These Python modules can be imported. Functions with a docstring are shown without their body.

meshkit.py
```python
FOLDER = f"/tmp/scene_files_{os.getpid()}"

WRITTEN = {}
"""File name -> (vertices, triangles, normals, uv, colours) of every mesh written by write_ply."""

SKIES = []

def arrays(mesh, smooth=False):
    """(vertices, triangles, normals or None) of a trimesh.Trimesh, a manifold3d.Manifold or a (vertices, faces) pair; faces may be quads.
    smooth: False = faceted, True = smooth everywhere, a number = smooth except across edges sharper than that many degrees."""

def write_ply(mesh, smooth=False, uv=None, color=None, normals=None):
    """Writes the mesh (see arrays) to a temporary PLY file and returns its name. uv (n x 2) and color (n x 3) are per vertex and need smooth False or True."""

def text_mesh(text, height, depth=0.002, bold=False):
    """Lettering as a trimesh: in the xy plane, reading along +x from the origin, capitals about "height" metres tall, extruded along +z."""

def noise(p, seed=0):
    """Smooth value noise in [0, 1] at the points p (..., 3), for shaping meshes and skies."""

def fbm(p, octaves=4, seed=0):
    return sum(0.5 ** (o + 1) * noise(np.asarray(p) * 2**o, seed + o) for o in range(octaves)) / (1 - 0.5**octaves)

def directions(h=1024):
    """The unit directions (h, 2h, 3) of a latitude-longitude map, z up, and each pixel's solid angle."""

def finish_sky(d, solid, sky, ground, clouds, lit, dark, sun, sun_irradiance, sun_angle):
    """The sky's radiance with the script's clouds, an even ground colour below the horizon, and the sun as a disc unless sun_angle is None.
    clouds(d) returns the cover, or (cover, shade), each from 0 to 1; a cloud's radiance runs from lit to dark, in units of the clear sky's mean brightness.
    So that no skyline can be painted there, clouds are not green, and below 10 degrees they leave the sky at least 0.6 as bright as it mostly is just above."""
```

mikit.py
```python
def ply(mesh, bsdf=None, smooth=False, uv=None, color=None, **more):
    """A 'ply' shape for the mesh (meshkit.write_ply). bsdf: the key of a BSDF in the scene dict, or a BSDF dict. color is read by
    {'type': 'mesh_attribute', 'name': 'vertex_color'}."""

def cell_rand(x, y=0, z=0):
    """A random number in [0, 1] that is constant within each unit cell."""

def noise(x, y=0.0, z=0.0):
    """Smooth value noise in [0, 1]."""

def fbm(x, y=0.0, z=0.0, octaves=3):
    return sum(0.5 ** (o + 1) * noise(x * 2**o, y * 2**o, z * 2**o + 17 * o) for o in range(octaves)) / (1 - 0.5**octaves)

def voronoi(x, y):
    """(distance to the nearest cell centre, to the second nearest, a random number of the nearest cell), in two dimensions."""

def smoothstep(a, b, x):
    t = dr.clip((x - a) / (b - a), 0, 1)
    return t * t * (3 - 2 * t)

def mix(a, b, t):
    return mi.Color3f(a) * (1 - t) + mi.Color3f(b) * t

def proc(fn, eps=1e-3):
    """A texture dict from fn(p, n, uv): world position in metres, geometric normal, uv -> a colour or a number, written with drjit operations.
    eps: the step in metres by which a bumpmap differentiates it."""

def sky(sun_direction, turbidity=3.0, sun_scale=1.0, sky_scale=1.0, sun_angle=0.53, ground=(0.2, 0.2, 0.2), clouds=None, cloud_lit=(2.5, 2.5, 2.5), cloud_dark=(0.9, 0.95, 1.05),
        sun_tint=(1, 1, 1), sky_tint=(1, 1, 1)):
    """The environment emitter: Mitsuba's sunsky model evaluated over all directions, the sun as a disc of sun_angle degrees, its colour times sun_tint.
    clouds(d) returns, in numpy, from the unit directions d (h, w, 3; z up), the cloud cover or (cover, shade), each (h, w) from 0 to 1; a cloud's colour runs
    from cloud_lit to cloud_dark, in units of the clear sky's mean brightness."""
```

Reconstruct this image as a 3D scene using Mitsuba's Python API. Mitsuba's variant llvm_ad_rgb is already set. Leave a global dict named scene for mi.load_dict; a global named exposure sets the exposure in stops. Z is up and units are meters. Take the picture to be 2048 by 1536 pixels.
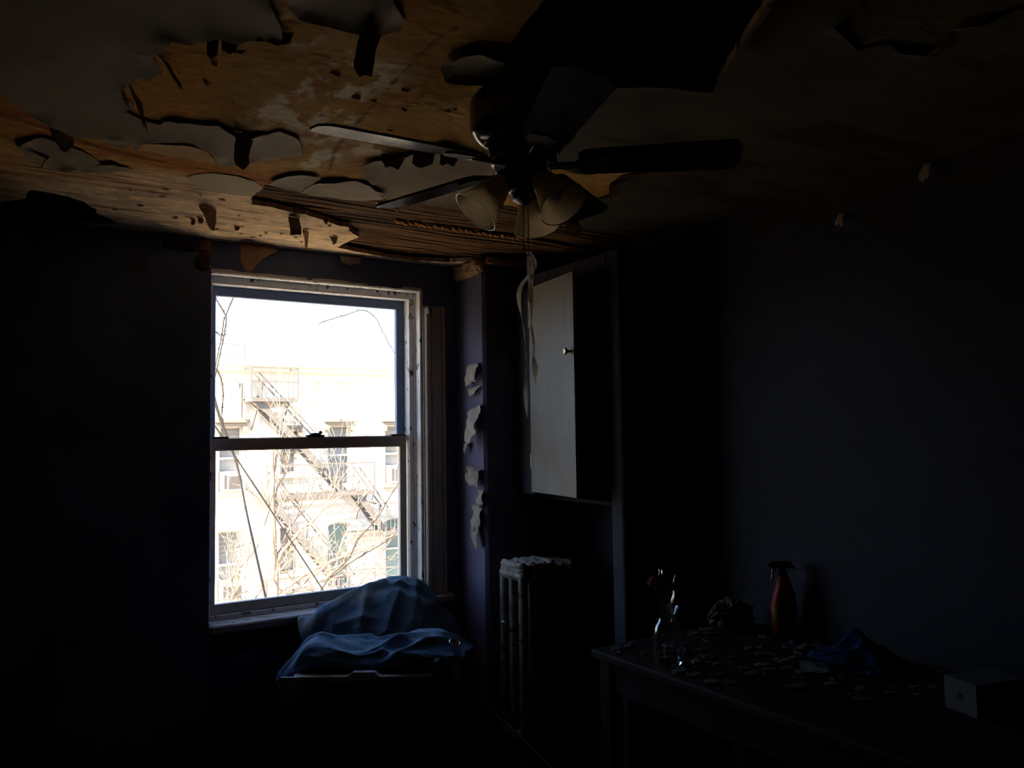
import math, random
import numpy as np
import trimesh
import drjit as dr
import mitsuba as mi
import mikit
import meshkit
from mikit import proc, fbm, noise, smoothstep, mix
from shapely.geometry import Polygon, Point, LineString, MultiPolygon, box as sbox
from shapely import affinity
from scipy.spatial import Delaunay
from scipy.interpolate import RectBivariateSpline, CubicSpline

scene, labels = {"type": "scene"}, {}
T = mi.ScalarTransform4f

# ------------------------------------------------------------------ camera, sky, exposure
YAW, PITCH, ROLL = math.radians(32.862), math.radians(3.389), math.radians(-0.83)
EYE = np.array([0.0, 0.0, 1.5])
fw = np.array([math.sin(YAW) * math.cos(PITCH), math.cos(YAW) * math.cos(PITCH), math.sin(PITCH)])
rt = np.array([math.cos(YAW), -math.sin(YAW), 0.0])
up = np.cross(rt, fw)
rt, up = rt * math.cos(ROLL) + up * math.sin(ROLL), -rt * math.sin(ROLL) + up * math.cos(ROLL)
scene["camera"] = {
    "type": "perspective", "fov": 65.2, "fov_axis": "x", "near_clip": 0.02, "far_clip": 500.0,
    "to_world": T().look_at(origin=EYE.tolist(), target=(EYE + fw).tolist(), up=up.tolist()),
}
SUN = np.array([-0.70, -0.30, 0.65])
scene["sky"] = mikit.sky(SUN, turbidity=3.5, sun_scale=1.0, sky_scale=1.0, ground=(0.22, 0.2, 0.17))
exposure = 4.7

rng = np.random.default_rng(7)
random.seed(7)
H = 2.35            # ceiling height
WY = 3.6            # room face of the window wall


# ------------------------------------------------------------------ helpers
def key_for(name):
    if name not in scene and not any(k.startswith(name + "__") for k in scene) and name not in labels:
        return name
    i = 1
    while True:
        k = f"{name}_{i:03d}"
        if k not in scene and k not in labels and not any(q.startswith(k + "__") for q in scene):
            return k
        i += 1


def tag(key, label=None, cat=None, group=None, kind=None):
    d = labels.setdefault(key, {})
    for a, b in (("label", label), ("category", cat), ("group", group), ("kind", kind)):
        if b:
            d[a] = b
    return key


def obj(name, mesh, mat, parent=None, smooth=False, label=None, cat=None, group=None, kind=None, **kw):
    key = key_for((parent + "__" if parent else "") + name)
    if not isinstance(mesh, dict):
        mesh = mikit.ply(mesh, mat, smooth=smooth, **kw)
    scene[key] = mesh
    if label or cat or group or kind:
        tag(key, label, cat, group, kind)
    return key


def thing(name, label, cat, group=None, kind=None):
    key = key_for(name)
    return tag(key, label, cat, group, kind)


cat_ = trimesh.util.concatenate


def bx(x0, x1, y0, y1, z0, z1, c=0.0):
    """A box from corner to corner, its edges chamfered by c."""
    if c <= 0:
        m = trimesh.creation.box(extents=(x1 - x0, y1 - y0, z1 - z0))
    else:
        h = np.array([x1 - x0, y1 - y0, z1 - z0]) / 2
        c = min(c, h.min() * 0.9)
        pts = []
        for s in np.ndindex(2, 2, 2):
            s = np.array(s) * 2 - 1
            for k in range(3):
                q = h - c
                q[k] = h[k]
                pts.append(s * q)
        m = trimesh.convex.convex_hull(np.array(pts))
    m.apply_translation([(x0 + x1) / 2, (y0 + y1) / 2, (z0 + z1) / 2])
    return m


def moved(m, t=(0, 0, 0), rz=0.0, M=None):
    m = m.copy()
    if M is not None:
        m.apply_transform(M)
    if rz:
        m.apply_transform(trimesh.transformations.rotation_matrix(rz, [0, 0, 1]))
    m.apply_translation(t)
    return m


def tube(points, radii, sides=8, closed_ends=True):
    p = np.asarray(points, float)
    n = len(p)
    r = np.broadcast_to(np.asarray(radii, float), (n,))
    t = np.gradient(p, axis=0)
    t /= np.linalg.norm(t, axis=1, keepdims=True) + 1e-12
    a = np.cross(t[0], [0, 0, 1.0] if abs(t[0][2]) < 0.9 else [1.0, 0, 0])
    a /= np.linalg.norm(a)
    ang = np.arange(sides) * 2 * np.pi / sides
    rings = []
    for i in range(n):
        a = a - t[i] * (a @ t[i])
        a /= np.linalg.norm(a) + 1e-12
        b = np.cross(t[i], a)
        rings.append(p[i] + r[i] * (np.cos(ang)[:, None] * a + np.sin(ang)[:, None] * b))
    v = np.vstack(rings)
    f = []
    for i in range(n - 1):
        for j in range(sides):
            k = (j + 1) % sides
            f += [[i * sides + j, i * sides + k, (i + 1) * sides + k], [i * sides + j, (i + 1) * sides + k, (i + 1) * sides + j]]
    if closed_ends:
        v = np.vstack([v, p[0], p[-1]])
        for j in range(sides):
            k = (j + 1) % sides
            f += [[len(v) - 2, k, j], [len(v) - 1, (n - 1) * sides + j, (n - 1) * sides + k]]
    return trimesh.Trimesh(v, np.array(f), process=False)


def spline(points, n):
    p = np.asarray(points, float)
    s = np.r_[0, np.cumsum(np.linalg.norm(np.diff(p, axis=0), axis=1))]
    return CubicSpline(s, p)(np.linspace(0, s[-1], n)) if len(p) > 2 else np.linspace(p[0], p[-1], n)


def lathe(profile, n=32):
    return trimesh.creation.revolve(np.array(profile, float), sections=n)


def frame_M(origin, xdir, zdir):
    """A 4x4 that takes local x to xdir and local z to zdir."""
    z = np.array(zdir, float) / np.linalg.norm(zdir)
    x = np.array(xdir, float)
    x = x - z * (x @ z)
    x /= np.linalg.norm(x)
    M = np.eye(4)
    M[:3, 0], M[:3, 1], M[:3, 2], M[:3, 3] = x, np.cross(z, x), z, origin
    return M


def thicken(v, f, dv):
    """Closes an open sheet (v, f) by a second skin at v + dv and side walls."""
    n = len(v)
    e = np.sort(np.vstack([f[:, [0, 1]], f[:, [1, 2]], f[:, [2, 0]]]), axis=1)
    raw = np.vstack([f[:, [0, 1]], f[:, [1, 2]], f[:, [2, 0]]])
    _, inv, cnt = np.unique(e, axis=0, return_inverse=True, return_counts=True)
    rim = raw[cnt[inv.ravel()] == 1]
    side = np.vstack([np.stack([rim[:, 1], rim[:, 0], rim[:, 0] + n], 1), np.stack([rim[:, 1], rim[:, 0] + n, rim[:, 1] + n], 1)])
    return trimesh.Trimesh(np.vstack([v, v + dv]), np.vstack([f, f[:, ::-1] + n, side]), process=False)


def grid(P, dv=None):
    """A quad grid of points (rows, columns, 3) as a mesh; dv closes it into a slab."""
    h, w = P.shape[:2]
    i = np.arange(h * w).reshape(h, w)
    q = np.stack([i[:-1, :-1], i[:-1, 1:], i[1:, 1:], i[1:, :-1]], -1).reshape(-1, 4)
    f = np.vstack([q[:, [0, 1, 2]], q[:, [0, 2, 3]]])
    v = P.reshape(-1, 3)
    return trimesh.Trimesh(v, f, process=False) if dv is None else thicken(v, f, np.asarray(dv).reshape(-1, 3) if np.ndim(dv) > 1 else dv)


def ragged(pts, amp=0.006, step=0.012, seed=0):
    """A traced outline with the small irregularity of a torn edge."""
    poly = Polygon(pts).buffer(0)
    if poly.geom_type != "Polygon":
        poly = max(poly.geoms, key=lambda g: g.area)
    c = np.array(poly.segmentize(step).exterior.coords)[:-1]
    q = np.c_[c * 45, np.full(len(c), seed * 3.7)]
    d = np.stack([meshkit.fbm(q, 3, seed), meshkit.fbm(q + 50, 3, seed)], 1) - 0.5
    p = Polygon(c + d * 2 * amp).buffer(0)
    return p if p.geom_type == "Polygon" else max(p.geoms, key=lambda g: g.area)


def sheet(poly, z0, curl=0.012, reach=0.035, sag=0.004, thick=0.0012, step=0.035, seed=0):
    """A paint skin under the ceiling: its edges peel and curl downwards unevenly."""
    edge = poly.boundary
    pts = [np.array(edge.segmentize(0.012).coords)[:-1] if edge.geom_type == "LineString" else np.vstack([np.array(g.segmentize(0.012).coords)[:-1] for g in edge.geoms])]
    for dist, s in ((0.007, 0.012), (0.016, 0.016), (0.03, 0.024)):
        inner = poly.buffer(-dist)
        for g in getattr(inner, "geoms", [inner]):
            if g.is_empty:
                continue
            for rg in [g.exterior, *g.interiors]:
                pts.append(np.array(rg.segmentize(s).coords)[:-1])
    x0, y0, x1, y1 = poly.bounds
    gx, gy = np.meshgrid(np.arange(x0, x1, step), np.arange(y0, y1, step))
    r = np.random.default_rng(seed)
    gp = np.c_[gx.ravel(), gy.ravel()] + r.uniform(-0.3, 0.3, (gx.size, 2)) * step
    core = poly.buffer(-0.042)
    import shapely
    gp = gp[shapely.contains_xy(core, gp[:, 0], gp[:, 1])] if not core.is_empty else gp[:0]
    p = np.vstack(pts + [gp])
    p = np.unique(np.round(p, 5), axis=0)
    tri = Delaunay(p).simplices
    cen = p[tri].mean(1)
    tri = tri[shapely.contains_xy(poly, cen[:, 0], cen[:, 1])]
    a, b, c = p[tri[:, 0]], p[tri[:, 1]], p[tri[:, 2]]
    cr = (b[:, 0] - a[:, 0]) * (c[:, 1] - a[:, 1]) - (b[:, 1] - a[:, 1]) * (c[:, 0] - a[:, 0])
    tri = tri[np.abs(cr) > 1e-9]
    cr = cr[np.abs(cr) > 1e-9]
    tri[cr > 0] = tri[cr > 0][:, ::-1]          # faces look down
    d = shapely.distance(shapely.points(p), edge)
    q = np.c_[p, np.zeros(len(p))]
    amt = np.clip(meshkit.fbm(q * 7, 3, seed + 11) * 2.6 - 0.75, 0.02, 1.4)
    dz = -curl * amt * np.exp(-(d / reach) ** 1.3) - sag * meshkit.fbm(q * 3.1, 3, seed + 5) - 0.0022 * (meshkit.fbm(q * 22, 2, seed) - 0.5)
    used = np.unique(tri)
    remap = np.full(len(p), -1)
    remap[used] = np.arange(len(used))
    v = np.c_[p, z0 + dz][used]
    return thicken(v, remap[tri], np.array([0, 0, thick]))


def flap(A, B, hang, length, curl=(20, 95), taper=(1.0, 0.7), bend=0.3, wob=0.006, n=9, m=6, thick=0.0012, z=None, seed=0, tips=None):
    """A peeled tongue of paint hanging from the line A-B: it leaves in direction hang and bends down to the end angle of curl.
    tips: relative length across the width, for torn ends."""
    r = np.random.default_rng(seed)
    A, B = np.array([*A, H - 0.002] if len(A) == 2 else A, float), np.array([*B, H - 0.002] if len(B) == 2 else B, float)
    h = np.array([*hang, 0.0] if len(hang) == 2 else hang, float)
    h /= np.linalg.norm(h)
    t = np.linspace(0, 1, n)
    th = np.radians(curl[0] + (curl[1] - curl[0]) * t ** 0.7)
    ds = length / (n - 1)
    fwd = np.r_[0, np.cumsum(np.cos(th[:-1]) * ds)]
    dn = np.r_[0, np.cumsum(np.sin(th[:-1]) * ds)]
    u = np.linspace(-0.5, 0.5, m)
    tips = np.interp(u, np.linspace(-0.5, 0.5, len(tips)), tips) if tips else 1 - 0.25 * r.random(m)
    W = taper[0] + (taper[1] - taper[0]) * t
    P = np.zeros((n, m, 3))
    mid, ab = (A + B) / 2, B - A
    for i in range(n):
        for j in range(m):
            k = t[i] * tips[j] * (n - 1)
            k0 = min(int(k), n - 2)
            fx = fwd[k0] + (fwd[k0 + 1] - fwd[k0]) * (k - k0)
            dz = dn[k0] + (dn[k0 + 1] - dn[k0]) * (k - k0)
            cup = bend * (0.25 - u[j] ** 2) * length * t[i]
            P[i, j] = mid + ab * u[j] * W[i] + h * (fx + cup) - np.array([0, 0, dz])
    q = P * 30
    for k in range(3):
        P[1:, :, k] += wob * (meshkit.fbm(q[1:] + 9 * k, 2, seed + k) - 0.5) * 2
    nrm = np.cross(np.gradient(P, axis=0), np.gradient(P, axis=1))
    nrm /= np.linalg.norm(nrm, axis=2, keepdims=True) + 1e-12
    return grid(P, nrm * thick)


def sub(m, levels=1):
    for _ in range(levels):
        m = m.subdivide()
    return m


def rough(m, amp, freq, seed=0):
    v = np.array(m.vertices)
    n = np.array(m.vertex_normals)
    m = m.copy()
    m.vertices = v + n * (amp * (meshkit.fbm(v * freq, 3, seed) - 0.5) * 2)[:, None]
    return m


# ------------------------------------------------------------------ materials
def rgb(c):
    return {"type": "rgb", "value": [float(x) for x in c]}


def mat(name, color, rough=0.7, spec=0.3, two=True, bump=None, **kw):
    base = color if isinstance(color, dict) else rgb(color)
    b = {"type": "principled", "base_color": base, "roughness": rough, "specular": spec, **kw}
    if bump:
        b = {"type": "bumpmap", "nested_texture": proc(bump[0]), "scale": bump[1], "nested_bsdf": b}
    scene[name] = {"type": "twosided", "nested": b} if two else b
    return name


def blob(p, x, y, r, ry=None):
    return dr.exp(-(dr.square((p.x - x) / r) + dr.square((p.y - y) / (ry or r))))


def seg_dist(p, pts):
    d = mi.Float(9)
    for (ax, ay), (bx_, by) in zip(pts[:-1], pts[1:]):
        ux, uy = bx_ - ax, by - ay
        t = dr.clip(((p.x - ax) * ux + (p.y - ay) * uy) / (ux * ux + uy * uy), 0, 1)
        d = dr.minimum(d, dr.sqrt(dr.square(p.x - ax - t * ux) + dr.square(p.y - ay - t * uy)))
    return d


RUST = [(-0.3, 2.36), (0.02, 2.45), (0.24, 2.585), (0.43, 2.635), (0.61, 2.64), (0.76, 2.665)]
RUST2 = [(-0.3, 2.85), (0.1, 2.93), (0.45, 2.95)]
CRACK = [(0.795, 1.435), (0.786, 1.529), (0.792, 1.668), (0.803, 1.824), (0.816, 2.005), (0.84, 2.26), (0.891, 2.443)]


def plaster_color(p, n, uv):
    w = fbm(p.x * 6 + 3, p.y * 6, 1.0, octaves=4)
    streak = fbm(p.x * 5, p.y * 60, 2.0, octaves=3)
    fine = fbm(p.x * 45, p.y * 70, 5.0, octaves=3)
    brown = mix((0.50, 0.29, 0.085), (0.42, 0.20, 0.04), smoothstep(0.35, 0.65, w))
    brown = mix(brown, (0.55, 0.25, 0.035), blob(p, 0.34, 2.2, 0.13, 0.22) + blob(p, 0.36, 1.9, 0.1))
    cream = mix((0.68, 0.50, 0.30), (0.60, 0.42, 0.24), smoothstep(0.35, 0.7, streak))
    cream = mix(cream, (0.34, 0.27, 0.19), smoothstep(0.50, 0.62, fbm(p.x * 7 + 9, p.y * 13, 3.0, octaves=4)) * 0.6)
    near = smoothstep(2.62, 2.85, p.y + 0.25 * (w - 0.5) + 0.05 * dr.maximum(p.x - 0.6, 0))
    c = mix(brown, cream, near * smoothstep(-0.25, 0.35, p.x + 0.3 * (w - 0.5)))
    rust = dr.exp(-dr.square(seg_dist(p, RUST) / (0.035 + 0.05 * w))) * smoothstep(0.25, 0.55, streak)
    rust2 = dr.exp(-dr.square(seg_dist(p, RUST2) / (0.06 + 0.08 * w))) * smoothstep(0.3, 0.65, streak)
    c = mix(c, (0.40, 0.135, 0.018), dr.clip(rust * 1.5, 0, 0.95))
    c = mix(c, (0.13, 0.035, 0.008), (1 - smoothstep(0.003, 0.02, seg_dist(p, RUST) + 0.03 * (w - 0.5))) * 0.7)
    c = mix(c, (0.32, 0.12, 0.03), dr.clip(rust2 * 0.8, 0, 0.8))
    c = mix(c, (0.13, 0.065, 0.03), smoothstep(0.60, 0.68, streak * 0.6 + 0.4 * fbm(p.x * 9, p.y * 30, 12.0, octaves=3)) * near * 0.5)
    dust = blob(p, 0.68, 1.9, 0.10, 0.16) + blob(p, 0.72, 1.72, 0.07) + 1.1 * blob(p, 0.83, 2.36, 0.05, 0.09) + 0.9 * blob(p, 0.92, 2.21, 0.05) + blob(p, 0.5, 1.62, 0.06) + 0.6 * blob(p, 0.62, 2.1, 0.1) + 0.6 * blob(p, 0.78, 2.1, 0.06, 0.2)
    c = mix(c, (0.80, 0.70, 0.52), dr.clip(1.5 * dust * smoothstep(0.40, 0.62, fbm(p.x * 22, p.y * 13, 7.0, octaves=4)) * 1.1, 0, 0.9))
    c = mix(c, (0.085, 0.058, 0.03), smoothstep(1.15, 1.35, p.x + 0.15 * (w - 0.5)) * (1 - smoothstep(1.75, 1.95, p.y)))  # plaster right of the fan: dimness of the far ceiling put into the colour
    crack = 1 - smoothstep(0.001, 0.007, seg_dist(p, CRACK) + 0.016 * (fine - 0.5) + 0.02 * (w - 0.5))
    c = mix(c, (0.09, 0.05, 0.02), crack * 0.6)
    return c * (0.72 + 0.56 * fine)


def plaster_bump(p, n, uv):
    return fbm(p.x * 30, p.y * 55, 1.0, octaves=4)


def paint_color(p, n, uv):
    w = fbm(p.x * 5 + 1, p.y * 5, p.z * 5, octaves=4)
    s = fbm(p.x * 3, p.y * 11 + 4, 3.0, octaves=3)
    c = mix((0.24, 0.19, 0.125), (0.20, 0.145, 0.085), smoothstep(0.4, 0.7, w))
    return c * (0.9 + 0.2 * fbm(p.x * 60, p.y * 60, p.z * 60, octaves=2))


def shaded_stained_paint_color(p, n, uv):
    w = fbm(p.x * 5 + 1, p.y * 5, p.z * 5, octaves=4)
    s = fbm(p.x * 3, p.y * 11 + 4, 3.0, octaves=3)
    c = mix((0.085, 0.070, 0.050), (0.065, 0.050, 0.034), smoothstep(0.4, 0.7, w))  # same ceiling paint, its colour darkened to deepen the light falloff here
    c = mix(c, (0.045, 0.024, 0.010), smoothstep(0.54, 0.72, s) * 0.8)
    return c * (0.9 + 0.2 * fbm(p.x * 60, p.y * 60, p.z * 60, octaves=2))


def lavender_color(p, n, uv):
    w = fbm(p.x * 4, p.y * 4, p.z * 3, octaves=4)
    c = mix((0.125, 0.122, 0.215), (0.085, 0.08, 0.14), smoothstep(0.4, 0.75, w))  # same paint as the other walls, lightened in colour for the window-lit column
    stain = smoothstep(1.75, 2.2, p.z + 0.4 * (w - 0.5))
    return mix(c, (0.055, 0.042, 0.05), stain * 0.75)


def front_wall_color(p, n, uv):
    w = fbm(p.x * 3, p.y * 3, p.z * 2.5, octaves=4)
    c = mix((0.115, 0.16, 0.31), (0.08, 0.11, 0.21), smoothstep(0.35, 0.7, w))  # wall paint made bluer and lighter: window bloom put into the colour
    brown = smoothstep(0.52, 0.66, fbm(p.x * 8, p.y * 8, p.z * 3, octaves=3)) * smoothstep(0.85, 0.7, p.x) * smoothstep(2.0, 2.3, p.z)
    return mix(c, (0.13, 0.065, 0.03), brown * 0.8)


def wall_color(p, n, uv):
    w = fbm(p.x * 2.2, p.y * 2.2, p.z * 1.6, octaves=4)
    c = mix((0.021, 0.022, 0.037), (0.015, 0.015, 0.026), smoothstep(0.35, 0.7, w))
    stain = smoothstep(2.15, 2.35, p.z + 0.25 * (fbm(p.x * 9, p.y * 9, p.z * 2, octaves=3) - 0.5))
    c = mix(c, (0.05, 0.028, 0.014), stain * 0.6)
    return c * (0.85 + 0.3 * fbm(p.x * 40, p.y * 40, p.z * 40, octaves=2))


def lath_color(p, n, uv):
    g = fbm(p.x * 6, p.y * 90, p.z * 90, octaves=3)
    b = fbm(p.x * 3, p.y * 16, 3.0, octaves=3)
    return mix((0.15, 0.078, 0.034), (0.045, 0.024, 0.012), smoothstep(0.3, 0.7, 0.5 * g + 0.5 * b))


def trim_color(p, n, uv):
    d = fbm(p.x * 18, p.y * 18, p.z * 9, octaves=4)
    c = mix((0.78, 0.79, 0.80), (0.66, 0.65, 0.62), d)
    return mix(c, (0.10, 0.075, 0.05), smoothstep(0.66, 0.74, fbm(p.x * 60, p.y * 60, p.z * 25, octaves=3)))


def door_color(p, n, uv):
    g = fbm(p.x * 50, p.y * 50, p.z * 3, octaves=4)
    w = fbm(p.y * 5, p.z * 4, 2.0, octaves=3)
    c = mix((0.205, 0.20, 0.18), (0.17, 0.155, 0.13), g)
    return mix(c, (0.18, 0.145, 0.10), smoothstep(0.45, 0.75, w) * 0.6)


def fabric_color(p, n, uv):
    w = fbm(p.x * 160, p.y * 160, p.z * 160, octaves=2)
    v = fbm(p.x * 7, p.y * 7, p.z * 7, octaves=3)
    return mix((0.045, 0.115, 0.22), (0.06, 0.14, 0.25), v) * (0.8 + 0.4 * w)


def dusty_fabric_color(p, n, uv):
    w = fbm(p.x * 160, p.y * 160, p.z * 160, octaves=2)
    v = fbm(p.x * 9, p.y * 9, p.z * 9, octaves=4)
    return mix((0.045, 0.092, 0.145), (0.12, 0.12, 0.115), smoothstep(0.5, 0.75, v)) * (0.8 + 0.4 * w)


def facade_color(p, n, uv):
    w = fbm(p.x * 0.8, p.z * 0.5, 1.0, octaves=4)
    s = fbm(p.x * 3.0, p.z * 0.6, 4.0, octaves=3)
    c = mix((0.75, 0.70, 0.60), (0.70, 0.63, 0.51), w)
    return mix(c, (0.42, 0.34, 0.245), smoothstep(0.58, 0.75, s) * 0.5)


def bark_color(p, n, uv):
    w = fbm(p.x * 6, p.y * 6, p.z * 2.5, octaves=3)
    return mix((0.33, 0.25, 0.185), (0.25, 0.185, 0.13), w)


def wood_color(p, n, uv):
    g = fbm(p.x * 30, p.y * 4, p.z * 30, octaves=4)
    return mix((0.026, 0.014, 0.009), (0.013, 0.008, 0.005), g)


def floor_color(p, n, uv):
    b = mikit.cell_rand(dr.floor(p.x / 0.09), 1.0)
    g = fbm(p.x * 50, p.y * 4, 1.0, octaves=3)
    return mix((0.035, 0.022, 0.013), (0.02, 0.013, 0.008), g) * (0.7 + 0.6 * b)


def rad_color(p, n, uv):
    w = fbm(p.x * 35, p.y * 35, p.z * 20, octaves=4)
    c = mix((0.16, 0.145, 0.115), (0.09, 0.07, 0.05), smoothstep(0.4, 0.7, w))
    return mix(c, (0.05, 0.02, 0.012), smoothstep(0.62, 0.72, fbm(p.x * 18, p.y * 18, p.z * 30 + 5, octaves=3)))


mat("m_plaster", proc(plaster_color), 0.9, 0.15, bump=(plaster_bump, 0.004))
mat("m_paint", proc(paint_color), 0.75, 0.25)
mat("m_paint_back", (0.17, 0.115, 0.07), 0.85, 0.2)
mat("m_paint_tan", (0.46, 0.36, 0.24), 0.85, 0.2)
mat("m_paint_pale", (0.40, 0.335, 0.235), 0.85, 0.2)
mat("m_paint_ochre", (0.50, 0.31, 0.13), 0.85, 0.2)
mat("m_paint_cream", (0.33, 0.29, 0.235), 0.85, 0.2)
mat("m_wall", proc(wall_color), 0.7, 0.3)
mat("m_paint_shaded_stained", proc(shaded_stained_paint_color), 0.75, 0.2)
mat("m_wall_front", proc(front_wall_color), 0.8, 0.2)
mat("m_wall_lavender", proc(lavender_color), 0.7, 0.3)
mat("m_lath", proc(lath_color), 0.9, 0.1)
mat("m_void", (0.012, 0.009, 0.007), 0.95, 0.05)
mat("m_lump", (0.26, 0.17, 0.085), 0.95, 0.1)
mat("m_key", (0.42, 0.19, 0.06), 0.9, 0.1)
mat("m_trim", proc(trim_color), 0.55, 0.4)
mat("m_sill", (0.36, 0.34, 0.32), 0.8, 0.2)
mat("m_sash", (0.50, 0.445, 0.385), 0.5, 0.4)
mat("m_sash_bloom", (0.13, 0.19, 0.33), 0.5, 0.4)  # blue flare around the window painted into the upper sash colour
mat("m_sash_dark", (0.05, 0.045, 0.04), 0.6, 0.3)
mat("m_door", proc(door_color), 0.5, 0.4)
mat("m_brick", (0.19, 0.085, 0.04), 0.95, 0.1)
mat("m_brick_dark", (0.055, 0.035, 0.025), 0.95, 0.1)
mat("m_paint_brown", (0.30, 0.21, 0.16), 0.9, 0.1)
mat("m_fabric", proc(fabric_color), 0.8, 0.2, sheen=0.6)
mat("m_fabric_dusty", proc(dusty_fabric_color), 0.85, 0.2, sheen=0.5)
mat("m_black", (0.012, 0.011, 0.010), 0.38, 0.5)
mat("m_black_gloss", (0.012, 0.011, 0.011), 0.16, 0.6)
mat("m_blade", (0.007, 0.006, 0.006), 0.21, 0.20)
scene["m_shade"] = {"type": "principledthin", "base_color": rgb((0.62, 0.50, 0.31)), "roughness": 0.3, "diff_trans": 0.8, "eta": 1.5}
mat("m_bulb", (0.75, 0.74, 0.70), 0.12, 0.5)
mat("m_steel", (0.55, 0.55, 0.55), 0.25, 0.5, metallic=1.0)
mat("m_brass", (0.28, 0.22, 0.14), 0.3, 0.5, metallic=1.0)
scene["m_ribbon"] = {"type": "principledthin", "base_color": rgb((0.85, 0.83, 0.78)), "roughness": 0.5, "diff_trans": 0.9, "eta": 1.4}
mat("m_rad", proc(rad_color), 0.55, 0.4)
mat("m_rad_dust", (0.30, 0.28, 0.25), 0.95, 0.1)
mat("m_bin", (0.035, 0.05, 0.07), 0.28, 0.5)
mat("m_label", (0.46, 0.50, 0.56), 0.6, 0.3)
mat("m_stick", (0.10, 0.085, 0.065), 0.5, 0.3)
mat("m_wood", proc(wood_color), 0.7, 0.15)
mat("m_floor", proc(floor_color), 0.6, 0.3)
mat("m_chip", (0.085, 0.077, 0.065), 0.9, 0.1)
mat("m_chip_red", (0.08, 0.025, 0.018), 0.9, 0.1)
mat("m_red", (0.26, 0.014, 0.010), 0.45, 0.2)
mat("m_red_dark", (0.16, 0.006, 0.008), 0.8, 0.2)
mat("m_green", (0.02, 0.05, 0.015), 0.7, 0.2)
mat("m_blackplastic", (0.012, 0.012, 0.014), 0.4, 0.5)
mat("m_yellow", (0.20, 0.13, 0.02), 0.5, 0.3)
mat("m_bluecloth", (0.005, 0.02, 0.065), 0.9, 0.1)
mat("m_paper", (0.085, 0.083, 0.085), 0.8, 0.2)
mat("m_facade", proc(facade_color), 0.9, 0.1)
mat("m_stone", (0.68, 0.62, 0.52), 0.9, 0.1)
mat("m_brown", (0.27, 0.22, 0.175), 0.8, 0.2)
mat("m_wframe", (0.60, 0.57, 0.50), 0.6, 0.3)
mat("m_pane", (0.24, 0.24, 0.235), 0.35, 0.3)
mat("m_blind", (0.26, 0.24, 0.21), 0.8, 0.2)
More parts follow.
